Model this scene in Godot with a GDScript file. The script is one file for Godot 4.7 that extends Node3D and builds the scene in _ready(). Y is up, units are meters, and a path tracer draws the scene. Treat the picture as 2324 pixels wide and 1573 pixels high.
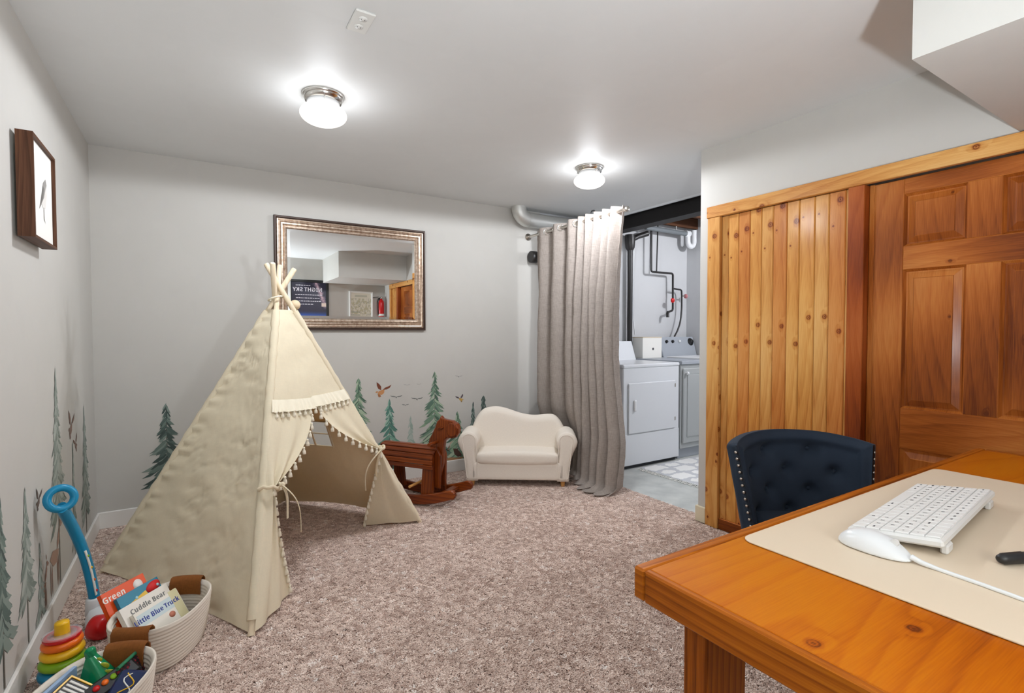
extends Node3D
# Basement playroom and office: a cream play tent, a toddler sofa, a rocking horse, a wooden desk and a laundry beyond a curtain.

const CE := 2.44       # ceiling
const XL := -0.532     # left wall
const ZB := -4.136     # back wall
const XR := 2.84       # right wall
const ZF := 0.40       # wall behind the camera
const JZ := -2.181     # end of the right wall, where the laundry opening starts
const FLAT := 4294967295

var M := {}
var rng := RandomNumberGenerator.new()
var nz := FastNoiseLite.new()
var used := {}

# ------------------------------------------------------------------ mesh builder
class MB:
	var v := PackedVector3Array()
	var uv := PackedVector2Array()
	var g := PackedInt64Array()
	var col := PackedColorArray()
	var has_uv := false
	var has_col := false
	var cc := Color.WHITE
	const FL := 4294967295

	func tri(a: Vector3, b: Vector3, c: Vector3, s: int = FL, ua := Vector2.ZERO, ub := Vector2.ZERO, uc := Vector2.ZERO) -> void:
		v.append(a); v.append(b); v.append(c)
		g.append(s); g.append(s); g.append(s)
		uv.append(ua); uv.append(ub); uv.append(uc)
		col.append(cc); col.append(cc); col.append(cc)

	func quad(a: Vector3, b: Vector3, c: Vector3, d: Vector3, s: int = FL, ua := Vector2.ZERO, ub := Vector2.ZERO, uc := Vector2.ZERO, ud := Vector2.ZERO) -> void:
		tri(a, b, c, s, ua, ub, uc)
		tri(a, c, d, s, ua, uc, ud)

	# turn a closed range so that its front faces (clockwise) look outwards
	func fix(from: int) -> void:
		var mid := Vector3.ZERO
		var n := v.size() - from
		if n < 3: return
		for i in range(from, v.size()): mid += v[i]
		mid /= n
		var vol := 0.0
		for i in range(from, v.size(), 3):
			vol += (v[i] - mid).dot((v[i + 1] - mid).cross(v[i + 2] - mid))
		if vol > 0.0:
			for i in range(from, v.size(), 3):
				var t := v[i + 1]; v[i + 1] = v[i + 2]; v[i + 2] = t
				var u := uv[i + 1]; uv[i + 1] = uv[i + 2]; uv[i + 2] = u

	func xf(from: int, t: Transform3D) -> void:
		for i in range(from, v.size()): v[i] = t * v[i]

	func box(lo: Vector3, hi: Vector3, b: float = 0.0, t := Transform3D()) -> MB:
		var s := v.size()
		if b <= 0.0:
			var p := []
			for i in 8: p.append(Vector3(hi.x if i & 1 else lo.x, hi.y if i & 2 else lo.y, hi.z if i & 4 else lo.z))
			for f in [[0, 1, 3, 2], [4, 6, 7, 5], [0, 4, 5, 1], [2, 3, 7, 6], [0, 2, 6, 4], [1, 5, 7, 3]]:
				quad(p[f[0]], p[f[1]], p[f[2]], p[f[3]])
		else:
			var k := func(i: int, ax: int) -> Vector3:
				var q := Vector3(hi.x if i & 1 else lo.x, hi.y if i & 2 else lo.y, hi.z if i & 4 else lo.z)
				for a in 3:
					if a != ax: q[a] += -b if i & (1 << a) else b
				return q
			for ax in 3:
				var a1 := 1 << ((ax + 1) % 3)
				var a2 := 1 << ((ax + 2) % 3)
				for side in 2:
					var o := (1 << ax) if side else 0
					var q := [k.call(o, ax), k.call(o | a1, ax), k.call(o | a1 | a2, ax), k.call(o | a2, ax)]
					if side == 0: q.reverse()
					quad(q[3], q[2], q[1], q[0])
				# edges along ax: between faces of the two other axes
				for e in 4:
					var o := (a1 if e & 1 else 0) | (a2 if e & 2 else 0)
					var x1 := (ax + 1) % 3
					var x2 := (ax + 2) % 3
					var q := [k.call(o, x1), k.call(o | (1 << ax), x1), k.call(o | (1 << ax), x2), k.call(o, x2)]
					if e == 0 or e == 3: q.reverse()
					quad(q[0], q[1], q[2], q[3])
			for i in 8:
				var q := [k.call(i, 0), k.call(i, 1), k.call(i, 2)]
				var odd := ((i & 1) + ((i >> 1) & 1) + ((i >> 2) & 1)) % 2
				if odd == 0: tri(q[0], q[1], q[2])
				else: tri(q[0], q[2], q[1])
		fix(s)
		if t != Transform3D(): xf(s, t)
		return self

	# profile of (radius, height) turned round y; closed when it starts and ends on the axis or is a loop
	func lathe(pr: Array, n: int = 24, t := Transform3D(), sx: float = 1.0, sz: float = 1.0, sharp: Array = [], power: float = 2.0) -> MB:
		var s := v.size()
		var ring := func(p: Vector2, k: int) -> Vector3:
			var a := TAU * k / n
			var c := cos(a); var d := sin(a)
			if power != 2.0:
				c = signf(c) * pow(absf(c), 2.0 / power); d = signf(d) * pow(absf(d), 2.0 / power)
			return Vector3(c * p.x * sx, p.y, d * p.x * sz)
		var grp := 1
		for i in pr.size() - 1:
			if i in sharp: grp += 1
			var a: Vector2 = pr[i]; var b: Vector2 = pr[i + 1]
			for k in n:
				var p0: Vector3 = ring.call(a, k); var p1: Vector3 = ring.call(a, k + 1)
				var q0: Vector3 = ring.call(b, k); var q1: Vector3 = ring.call(b, k + 1)
				var u0 := Vector2(float(k) / n, a.y); var u1 := Vector2(float(k + 1) / n, a.y)
				var w0 := Vector2(float(k) / n, b.y); var w1 := Vector2(float(k + 1) / n, b.y)
				if a.x > 1e-6: tri(p0, p1, q1, grp, u0, u1, w1)
				if b.x > 1e-6: tri(p0, q1, q0, grp, u0, w1, w0)
		fix(s)
		if t != Transform3D(): xf(s, t)
		return self

	func tube(pts: Array, r, n: int = 10, closed: bool = false, flat: float = 1.0) -> MB:
		var s := v.size()
		var m := pts.size()
		var rings := []
		var up := Vector3.UP
		var dir0: Vector3 = ((pts[1] as Vector3) - (pts[0] as Vector3)).normalized()
		if absf(dir0.dot(up)) > 0.95: up = Vector3.RIGHT
		for i in m:
			var a: Vector3 = pts[(i - 1 + m) % m] if closed else pts[maxi(i - 1, 0)]
			var b: Vector3 = pts[(i + 1) % m] if closed else pts[mini(i + 1, m - 1)]
			var d := (b - a).normalized()
			var side := d.cross(up).normalized()
			up = side.cross(d).normalized()
			var rr: float = r[i] if r is Array else r
			var ring := []
			for k in n:
				var an := TAU * k / n
				ring.append((pts[i] as Vector3) + side * cos(an) * rr + up * sin(an) * rr * flat)
			rings.append(ring)
		for i in (m if closed else m - 1):
			var A: Array = rings[i]; var B: Array = rings[(i + 1) % m]
			for k in n:
				var k2 := (k + 1) % n
				quad(A[k], A[k2], B[k2], B[k], 1)
		if not closed:
			for k in n:
				tri(pts[0], rings[0][(k + 1) % n], rings[0][k])
				tri(pts[m - 1], rings[m - 1][k], rings[m - 1][(k + 1) % n])
		fix(s)
		return self

	# a polygon in x, y given depth d along z (centred), its edges chamfered by b
	func extr(poly: PackedVector2Array, d: float, b: float = 0.0, t := Transform3D(), smooth: bool = false) -> MB:
		var s := v.size()
		var n := poly.size()
		var ids := Geometry2D.triangulate_polygon(poly)
		var inner := PackedVector2Array()
		var ar := 0.0
		for i in n: ar += poly[i].cross(poly[(i + 1) % n])
		for i in n:
			var e0 := (poly[i] - poly[(i - 1 + n) % n]).normalized()
			var e1 := (poly[(i + 1) % n] - poly[i]).normalized()
			var nn := (Vector2(-e0.y, e0.x) + Vector2(-e1.y, e1.x)).normalized() * (1.0 if ar > 0 else -1.0)
			inner.append(poly[i] + nn * b)
		var h := d / 2
		for i in range(0, ids.size(), 3):
			var a := inner[ids[i]]; var bb := inner[ids[i + 1]]; var c := inner[ids[i + 2]]
			if (bb - a).cross(c - a) < 0:
				var tt := bb; bb = c; c = tt
			tri(Vector3(a.x, a.y, h), Vector3(bb.x, bb.y, h), Vector3(c.x, c.y, h))
			tri(Vector3(a.x, a.y, -h), Vector3(c.x, c.y, -h), Vector3(bb.x, bb.y, -h))
		for i in n:
			var j := (i + 1) % n
			if ar < 0:
				var tmp := i; i = j; j = tmp
			var p0 := poly[i]; var p1 := poly[j]
			var z := h - b
			quad(Vector3(p0.x, p0.y, -z), Vector3(p1.x, p1.y, -z), Vector3(p1.x, p1.y, z), Vector3(p0.x, p0.y, z), 1 if smooth else FL)
			if b > 0:
				quad(Vector3(p0.x, p0.y, z), Vector3(p1.x, p1.y, z), Vector3(inner[j].x, inner[j].y, h), Vector3(inner[i].x, inner[i].y, h), 2 if smooth else FL)
				quad(Vector3(p1.x, p1.y, -z), Vector3(p0.x, p0.y, -z), Vector3(inner[i].x, inner[i].y, -h), Vector3(inner[j].x, inner[j].y, -h), 3 if smooth else FL)
		fix(s)
		if t != Transform3D(): xf(s, t)
		return self

	# cloth: rows of points made into a sheet of thickness th; cells for which hole returns true are left out
	func sheet(p: Array, th: float, hole = null) -> MB:
		var s := v.size()
		var R := p.size(); var Cn: int = p[0].size()
		var F := []; var K := []
		for i in R:
			var fr := []; var kr := []
			for j in Cn:
				var du: Vector3 = p[i][mini(j + 1, Cn - 1)] - p[i][maxi(j - 1, 0)]
				var dv: Vector3 = p[mini(i + 1, R - 1)][j] - p[maxi(i - 1, 0)][j]
				var n := du.cross(dv).normalized() * th * 0.5
				fr.append(p[i][j] + n); kr.append(p[i][j] - n)
			F.append(fr); K.append(kr)
		var open := func(i: int, j: int) -> bool:
			return i < 0 or j < 0 or i >= R - 1 or j >= Cn - 1 or (hole != null and hole.call(i, j))
		for i in R - 1:
			for j in Cn - 1:
				if open.call(i, j): continue
				var u0 := Vector2(float(j) / (Cn - 1), float(i) / (R - 1)); var u2 := Vector2(float(j + 1) / (Cn - 1), float(i + 1) / (R - 1))
				var u1 := Vector2(u2.x, u0.y); var u3 := Vector2(u0.x, u2.y)
				quad(F[i][j], F[i][j + 1], F[i + 1][j + 1], F[i + 1][j], 1, u0, u1, u2, u3)
				quad(K[i][j], K[i + 1][j], K[i + 1][j + 1], K[i][j + 1], 2, u0, u3, u2, u1)
				if open.call(i - 1, j): quad(F[i][j + 1], F[i][j], K[i][j], K[i][j + 1])
				if open.call(i + 1, j): quad(F[i + 1][j], F[i + 1][j + 1], K[i + 1][j + 1], K[i + 1][j])
				if open.call(i, j - 1): quad(F[i][j], F[i + 1][j], K[i + 1][j], K[i][j])
				if open.call(i, j + 1): quad(F[i + 1][j + 1], F[i][j + 1], K[i][j + 1], K[i + 1][j + 1])
		fix(s)
		return self

	# a rectangular frame: profile of (inset from the outer edge, height along z), a closed loop
	func frame(w: float, h: float, pr: Array) -> MB:
		var s := v.size()
		var m := pr.size()
		for i in m:
			var a: Vector2 = pr[i]; var b: Vector2 = pr[(i + 1) % m]
			var ca := []; var cb := []
			for c in [[-1, -1], [1, -1], [1, 1], [-1, 1]]:
				ca.append(Vector3(c[0] * (w / 2 - a.x), c[1] * (h / 2 - a.x), a.y))
				cb.append(Vector3(c[0] * (w / 2 - b.x), c[1] * (h / 2 - b.x), b.y))
			for k in 4:
				var j := (k + 1) % 4
				quad(ca[k], ca[j], cb[j], cb[k])
		fix(s)
		return self

	# surface nets of a signed distance field
	func nets(f: Callable, lo: Vector3, hi: Vector3, c: float) -> MB:
		var s := v.size()
		var nx := int(ceil((hi.x - lo.x) / c)) + 1
		var ny := int(ceil((hi.y - lo.y) / c)) + 1
		var nn := int(ceil((hi.z - lo.z) / c)) + 1
		var d := PackedFloat32Array(); d.resize(nx * ny * nn)
		var k := 0
		for z in nn:
			for y in ny:
				for x in nx:
					d[k] = f.call(lo + Vector3(x, y, z) * c); k += 1
		var sx := 1; var sy := nx; var sz := nx * ny
		var at := {}
		var offs := [0, sx, sy, sx + sy, sz, sz + sx, sz + sy, sz + sx + sy]
		var edges := [[0, 1], [2, 3], [4, 5], [6, 7], [0, 2], [1, 3], [4, 6], [5, 7], [0, 4], [1, 5], [2, 6], [3, 7]]
		for z in nn - 1:
			for y in ny - 1:
				for x in nx - 1:
					var b := x + y * sy + z * sz
					var inside := 0
					for o in offs:
						if d[b + o] < 0.0: inside += 1
					if inside == 0 or inside == 8: continue
					var sum := Vector3.ZERO; var cnt := 0
					for e in edges:
						var d0 := d[b + offs[e[0]]]; var d1 := d[b + offs[e[1]]]
						if (d0 < 0.0) != (d1 < 0.0):
							var t := d0 / (d0 - d1)
							var p0 := Vector3(e[0] & 1, (e[0] >> 1) & 1, e[0] >> 2)
							var p1 := Vector3(e[1] & 1, (e[1] >> 1) & 1, e[1] >> 2)
							sum += p0.lerp(p1, t); cnt += 1
					at[b] = lo + (Vector3(x, y, z) + sum / cnt) * c
		for z in range(1, nn - 1):
			for y in range(1, ny - 1):
				for x in range(1, nx - 1):
					var b := x + y * sy + z * sz
					for ax in 3:
						var st: int = [sx, sy, sz][ax]
						if (d[b] < 0.0) == (d[b + st] < 0.0): continue
						var u: int = [sy, sz, sx][ax]
						var w: int = [sz, sx, sy][ax]
						if not (at.has(b) and at.has(b - u) and at.has(b - w) and at.has(b - u - w)): continue
						if d[b] < 0.0: quad(at[b], at[b - u], at[b - u - w], at[b - w], 1)
						else: quad(at[b], at[b - w], at[b - u - w], at[b - u], 1)
		fix(s)
		return self

	# the mesh; grain 0, 1 or 2 lays texture coordinates in metres with v along that axis
	func mesh(grain: int = -1, off := Vector2.ZERO, mat: StandardMaterial3D = null) -> ArrayMesh:
		var st := SurfaceTool.new()
		st.begin(Mesh.PRIMITIVE_TRIANGLES)
		if grain >= 0 and mat != null:
			# keep the piece within one copy of the wood picture where it fits, so that no seam crosses it
			var lo := Vector2(1e9, 1e9); var hi := -lo
			for p in v:
				for ax in 3:
					if ax == grain: continue
					var q := Vector2(p[3 - ax - grain], p[grain])
					lo = lo.min(q); hi = hi.max(q)
			var dim := Vector2(1.0 / mat.uv1_scale.x, 1.0 / mat.uv1_scale.y)
			var room := (dim - (hi - lo)).max(Vector2.ZERO)
			off = -lo + Vector2(fposmod(off.x, 1.0), fposmod(off.y, 1.0)) * room
		for i in range(0, v.size(), 3):
			var ax := 0
			if grain >= 0:
				var n := (v[i + 1] - v[i]).cross(v[i + 2] - v[i]).abs()
				ax = n.max_axis_index()
			for k in 3:
				var p := v[i + k]
				st.set_smooth_group(g[i + k])
				if has_col: st.set_color(col[i + k])
				if grain >= 0:
					var q: Vector2
					if ax == grain: q = Vector2(p[(grain + 1) % 3], p[(grain + 2) % 3] * 0.15)
					else: q = Vector2(p[3 - ax - grain], p[grain])
					st.set_uv(q + off)
				elif has_uv: st.set_uv(uv[i + k])
				st.add_vertex(p)
		st.generate_normals()
		return st.commit()

func mb() -> MB: return MB.new()
func cbox(size: Vector3, b := 0.0) -> MB: return MB.new().box(-size / 2, size / 2, b)
func T3(o: Vector3, e := Vector3.ZERO) -> Transform3D: return Transform3D(Basis.from_euler(e * PI / 180.0), o)
func smin(a: float, b: float, k: float) -> float:
	var h := clampf(0.5 + 0.5 * (b - a) / k, 0, 1)
	return lerpf(b, a, h) - k * h * (1 - h)
func rboxd(p: Vector3, half: Vector3, r: float) -> float:
	var q := p.abs() - half + Vector3(r, r, r)
	return Vector3(maxf(q.x, 0), maxf(q.y, 0), maxf(q.z, 0)).length() + minf(maxf(q.x, maxf(q.y, q.z)), 0) - r
func roff() -> Vector2: return Vector2(rng.randf() * 7.0, rng.randf() * 7.0)

# ------------------------------------------------------------------ nodes
func numbered(n: String) -> String:
	used[n] = used.get(n, 0) + 1
	return n if used[n] == 1 else "%s_%03d" % [n, used[n] - 1]
func tag(o: Node, label: String, category: String, group := "") -> void:
	o.set_meta("label", label); o.set_meta("category", category)
	if group: o.set_meta("group", group)
func thing(n: String, label: String, category: String, at := Vector3.ZERO, turn := 0.0, group := "") -> Node3D:
	var o := Node3D.new(); o.name = numbered(n); add_child(o)
	o.position = at; o.rotation.y = turn; tag(o, label, category, group)
	return o
func part(p: Node, n: String, m: Mesh, mat: Material, t := Transform3D(), label := "") -> MeshInstance3D:
	var o := MeshInstance3D.new(); o.name = n; o.mesh = m; o.material_override = mat; o.transform = t
	p.add_child(o, true)
	if label: o.set_meta("label", label)
	return o
func solo(n: String, m: Mesh, mat: Material, label: String, category: String, at := Vector3.ZERO, group := "") -> MeshInstance3D:
	var o := MeshInstance3D.new(); o.name = numbered(n); o.mesh = m; o.material_override = mat; o.position = at
	add_child(o); tag(o, label, category, group)
	return o
func struct(n: String, m: Mesh, mat: Material, at := Vector3.ZERO) -> MeshInstance3D:
	var o := MeshInstance3D.new(); o.name = numbered(n); o.mesh = m; o.material_override = mat; o.position = at
	add_child(o); o.set_meta("kind", "structure")
	return o
func omni(p: Node, n: String, at: Vector3, c: Color, e: float, size: float) -> void:
	var l := OmniLight3D.new(); l.name = n; l.position = at; l.light_color = c; l.light_energy = e; l.light_size = size
	l.shadow_enabled = true; l.omni_range = 12.0; l.omni_attenuation = 2.0
	p.add_child(l)

# ------------------------------------------------------------------ materials
func pm(c: Color, rough := 0.6, metal := 0.0, spec := 0.5) -> StandardMaterial3D:
	var m := StandardMaterial3D.new()
	m.albedo_color = c; m.roughness = rough; m.metallic = metal; m.metallic_specular = spec
	return m
func vcol(rough := 0.9) -> StandardMaterial3D:
	var m := pm(Color.WHITE, rough); m.vertex_color_use_as_albedo = true
	return m
func lin(r: int, g: int, b: int) -> Color: return Color8(r, g, b).srgb_to_linear()
func text(m: String, size: float, depth := 0.0006) -> TextMesh:
	var t := TextMesh.new(); var f := SystemFont.new()
	f.font_names = PackedStringArray(["Droid Sans"]); f.font_weight = 700
	t.font = f; t.text = m; t.font_size = 32; t.pixel_size = size / 32.0; t.depth = depth
	t.curve_step = 2.0
	return t

# picture of sawn timber, su by sv metres; knots as [u, v, radius]
func wood(w: int, h: int, su: float, sv: float, ramp: Array, knots: Array, sd: int, ring := 34.0, wave := 1.6, blotch := 0.35, con := 0.42) -> ImageTexture:
	var a := FastNoiseLite.new(); a.seed = sd; a.frequency = 1.0; a.noise_type = FastNoiseLite.TYPE_SIMPLEX_SMOOTH; a.fractal_type = FastNoiseLite.FRACTAL_NONE
	var b := PackedByteArray(); b.resize(w * h * 3)
	var gr := Gradient.new()
	gr.offsets = PackedFloat32Array([]); gr.colors = PackedColorArray([])
	var offs := PackedFloat32Array(); var cols := PackedColorArray()
	for i in ramp.size():
		offs.append(float(i) / (ramp.size() - 1)); cols.append(ramp[i])
	gr.offsets = offs; gr.colors = cols
	var k := 0
	for y in h:
		var vv := sv * y / h
		var near := []
		for q in knots:
			if absf(vv - q[1]) < q[2] * 9.0: near.append(q)
		for x in w:
			var u := su * x / w
			var r := u * ring + wave * a.get_noise_2d(u * 3.0, vv * 0.55) + 0.35 * a.get_noise_2d(u * 11.0 + 40.0, vv * 1.7)
			var dark := 0.0
			for q in near:
				var du: float = (u - q[0]) / q[2]; var dv: float = (vv - q[1]) / q[2]
				var ds := sqrt(du * du + dv * dv * 0.22)
				if ds < 3.5:
					var wgt := exp(-ds * ds * 0.55)
					r += (signf(du) * 1.3 * wgt) if absf(du) > 0.02 else 0.0
					var core := sqrt(du * du + dv * dv * 0.8)
					if core < 1.1: dark = maxf(dark, smoothstep(1.1, 0.75, core) * (0.75 + 0.25 * sin(core * 14.0)))
					dark = maxf(dark, 0.35 * exp(-ds * ds * 1.2))
			var t := fposmod(r, 1.0)
			t = t * t * (1.0 - smoothstep(0.86, 1.0, t))
			var fib := a.get_noise_2d(u * 420.0, vv * 9.0)
			var bl := a.get_noise_2d(u * 2.2 + 90.0, vv * 1.1 + 17.0)
			var c := clampf(0.32 + t * con + fib * 0.13 + bl * blotch * 0.5 + dark * 0.75, 0.0, 1.0)
			var cl := gr.sample(c)
			b[k] = cl.r8; b[k + 1] = cl.g8; b[k + 2] = cl.b8
			k += 3
	return ImageTexture.create_from_image(Image.create_from_data(w, h, false, Image.FORMAT_RGB8, b))
func woodmat(t: ImageTexture, su: float, sv: float, rough: float, coat := 0.0, tint := Color.WHITE) -> StandardMaterial3D:
	var m := pm(tint, rough, 0.0, 0.28)
	m.albedo_texture = t; m.uv1_scale = Vector3(1.0 / su, 1.0 / sv, 1)
	if coat > 0.0:
		m.clearcoat_enabled = true; m.clearcoat = coat; m.clearcoat_roughness = 0.18
	return m
# a picture from a function of (u, v) that returns a Color
func pic(w: int, h: int, f: Callable) -> ImageTexture:
	var b := PackedByteArray(); b.resize(w * h * 3)
	var k := 0
	for y in h:
		for x in w:
			var c: Color = f.call(float(x) / w, float(y) / h)
			b[k] = c.r8; b[k + 1] = c.g8; b[k + 2] = c.b8; k += 3
	return ImageTexture.create_from_image(Image.create_from_data(w, h, false, Image.FORMAT_RGB8, b))
func noise_tex(sd: int, fr: float, c0: Color, c1: Color, size := 256, kind := FastNoiseLite.TYPE_SIMPLEX_SMOOTH, sy := 1.0) -> ImageTexture:
	var n := FastNoiseLite.new(); n.seed = sd; n.noise_type = kind; n.frequency = fr
	return pic(size, size, func(u, v): return c0.lerp(c1, clampf(0.5 + 0.6 * n.get_noise_2d(u * 256, v * 256 * sy), 0, 1)))

func make_materials() -> void:
	var paint := func(c: Color, sd: int) -> StandardMaterial3D:
		var m := pm(Color.WHITE, 0.62, 0, 0.35)
		m.albedo_texture = noise_tex(sd, 0.02, c.darkened(0.012), c.lightened(0.012), 128)
		m.uv1_triplanar = true; m.uv1_world_triplanar = true; m.uv1_scale = Vector3(0.5, 0.5, 0.5)
		return m
	M.wall = paint.call(Color8(200, 197, 191), 3)
	M.ceil = paint.call(Color8(228, 229, 228), 4)
	M.ceil.roughness = 0.5
	M.white_wall = paint.call(Color8(204, 205, 207), 5)
	M.base = pm(Color8(236, 233, 228), 0.45)
	M.cream_base = pm(Color8(226, 213, 184), 0.5)
	var kn := []
	rng.seed = 11
	for i in 95: kn.append([rng.randf() * 1.0, rng.randf() * 2.2, rng.randf_range(0.005, 0.011) if i % 3 else rng.randf_range(0.012, 0.020)])
	M.pine = woodmat(wood(512, 1024, 1.0, 2.2, [Color8(230, 182, 116), Color8(218, 162, 92), Color8(200, 138, 70), Color8(170, 102, 44), Color8(110, 52, 20)], kn, 21, 22.0, 1.6, 0.6, 0.22), 1.0, 2.2, 0.42, 0.2)
	M.stain = woodmat(wood(512, 1024, 1.0, 2.2, [Color8(198, 126, 62), Color8(182, 106, 44), Color8(160, 86, 30), Color8(132, 66, 20), Color8(96, 42, 12)], kn.slice(0, 14), 22, 18.0, 1.8, 1.1, 0.2), 1.0, 2.2, 0.38, 0.2)
	M.post = woodmat(M.stain.albedo_texture, 1.0, 2.2, 0.42, 0.15, Color8(226, 196, 186))
	M.desk = woodmat(wood(640, 1152, 0.8, 1.8, [Color8(194, 112, 6), Color8(186, 100, 2), Color8(172, 86, 0), Color8(148, 67, 0), Color8(94, 35, 0)], [[0.30, 0.056, 0.013], [0.357, 0.209, 0.011], [0.62, 0.9, 0.014], [0.2, 1.2, 0.012]], 23, 16.0, 2.6, 0.8, 0.34), 0.8, 1.8, 0.36, 0.12)
	M.desk_edge = woodmat(wood(256, 768, 0.3, 1.8, [Color8(196, 118, 24), Color8(176, 96, 14), Color8(150, 76, 8), Color8(112, 52, 4), Color8(70, 30, 2)], [], 24, 60.0, 1.4, 0.4), 0.3, 1.8, 0.40, 0.1)
	M.horse = woodmat(wood(256, 512, 0.4, 0.8, [Color8(150, 74, 24), Color8(132, 60, 18), Color8(112, 48, 13), Color8(90, 36, 10), Color8(60, 24, 7)], [], 25, 46.0, 1.5, 0.8, 0.5), 0.4, 1.0, 0.32, 0.4)
	M.walnut = woodmat(wood(128, 512, 0.2, 0.8, [Color8(120, 84, 62), Color8(104, 70, 50), Color8(86, 56, 40), Color8(72, 46, 32), Color8(50, 30, 22)], [], 26, 60.0), 0.2, 0.8, 0.5)
	M.rawpole = woodmat(wood(128, 256, 0.2, 1.8, [Color8(240, 228, 206), Color8(232, 216, 190), Color8(222, 204, 174), Color8(212, 190, 158)], [], 27, 50.0), 0.2, 1.8, 0.6)
	M.pine_pale = M.pine.duplicate(); M.pine_pale.albedo_color = Color8(255, 250, 236)
	M.pine_warm = M.pine.duplicate(); M.pine_warm.albedo_color = Color8(240, 216, 200)
	M.leg_oak = pm(Color8(206, 150, 84), 0.5)
	# cloth
	var weave := func(c: Color, sd: int, amt: float, sc: float, rough := 0.95) -> StandardMaterial3D:
		var m := pm(Color.WHITE, rough, 0, 0.2)
		var n := FastNoiseLite.new(); n.seed = sd; n.frequency = 1.0
		m.albedo_texture = pic(256, 256, func(u, v): return c.lightened(0.0).lerp(c.darkened(amt), clampf(0.5 + 0.45 * n.get_noise_2d(u * 90, v * 6) + 0.45 * n.get_noise_2d(u * 6 + 50, v * 90), 0, 1)))
		m.uv1_triplanar = true; m.uv1_scale = Vector3(sc, sc, sc)
		return m
	M.canvas = weave.call(Color8(252, 243, 216), 31, 0.05, 3.0)
	M.canvas.backlight_enabled = true; M.canvas.backlight = Color(0.72, 0.62, 0.42)
	M.trim_cloth = weave.call(Color8(250, 241, 218), 32, 0.06, 6.0)
	M.tassel = pm(Color8(248, 240, 220), 0.95)
	M.linen = weave.call(Color8(186, 174, 165), 33, 0.28, 2.6)
	M.boucle = weave.call(Color8(248, 238, 225), 34, 0.06, 8.0)
	M.velvet = pm(Color8(44, 54, 68), 0.75, 0, 0.25)
	M.velvet.rim_enabled = true; M.velvet.rim = 0.55; M.velvet.rim_tint = 0.7
	M.rope = weave.call(Color8(240, 230, 216), 35, 0.08, 12.0)
	M.leather = weave.call(Color8(150, 92, 46), 36, 0.25, 5.0, 0.55)
	M.mat_pad = pm(Color8(226, 208, 184), 0.5, 0, 0.4)
	# metal and plastic
	M.chrome = pm(Color8(214, 212, 208), 0.18, 1.0)
	M.nickel = pm(Color8(196, 190, 182), 0.28, 1.0)
	M.galv = pm(Color8(216, 216, 212), 0.5, 0.85)
	M.mirror = pm(Color8(244, 246, 246), 0.0, 1.0)
	M.rim_dark = pm(Color8(66, 48, 40), 0.45, 0.3)
	M.champagne = pm(Color.WHITE, 0.34, 0.85)
	M.champagne.albedo_texture = noise_tex(41, 0.05, Color8(150, 124, 104), Color8(232, 218, 202), 256)
	M.champagne.uv1_triplanar = true; M.champagne.uv1_scale = Vector3(2.5, 2.5, 2.5)
	M.steel = pm(Color8(48, 46, 46), 0.6, 0.4)
	M.black = pm(Color8(26, 26, 27), 0.45)
	M.blackpipe = pm(Color8(38, 36, 36), 0.4)
	M.grey_pipe = pm(Color8(120, 126, 130), 0.45)
	M.white_gloss = pm(Color8(236, 238, 240), 0.3)
	M.appliance = pm(Color8(226, 229, 233), 0.28)
	M.appliance_grey = pm(Color8(168, 174, 182), 0.35)
	M.cabinet = pm(Color8(176, 180, 180), 0.45)
	M.dark_gap = pm(Color8(60, 62, 66), 0.7)
	M.plate = pm(Color8(232, 232, 228), 0.4)
	M.key = pm(Color8(238, 237, 235), 0.45)
	M.key_body = pm(Color8(232, 231, 229), 0.4)
	M.ink = pm(Color8(70, 70, 74), 0.7)
	M.red = pm(Color8(206, 18, 22), 0.28)
	M.orange = pm(Color8(240, 110, 16), 0.28)
	M.yellow = pm(Color8(244, 190, 24), 0.3)
	M.lime = pm(Color8(136, 184, 30), 0.28)
	M.blue = pm(Color8(14, 138, 182), 0.32)
	M.clear = pm(Color(0.96, 0.95, 0.97, 0.22), 0.08)
	M.clear.transparency = BaseMaterial3D.TRANSPARENCY_ALPHA
	M.green_clear = pm(Color8(10, 132, 84), 0.12)
	M.paper = pm(Color8(240, 238, 232), 0.7)
	M.pages = pm(Color8(232, 226, 212), 0.8)
	M.concrete = pm(Color.WHITE, 0.55)
	M.concrete.albedo_texture = noise_tex(51, 0.03, Color8(176, 180, 178), Color8(206, 208, 204), 256)
	M.concrete.uv1_triplanar = true; M.concrete.uv1_world_triplanar = true; M.concrete.uv1_scale = Vector3(0.7, 0.7, 0.7)
	M.backing = pm(Color8(178, 156, 144), 0.95)
	M.joist = woodmat(M.walnut.albedo_texture, 0.2, 0.8, 0.8)
	M.glow = pm(Color8(255, 250, 244), 0.4)
	M.glow.emission_enabled = true; M.glow.emission = Color8(255, 248, 240); M.glow.emission_energy_multiplier = 0.85
	M.deal = vcol(0.85)

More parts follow.
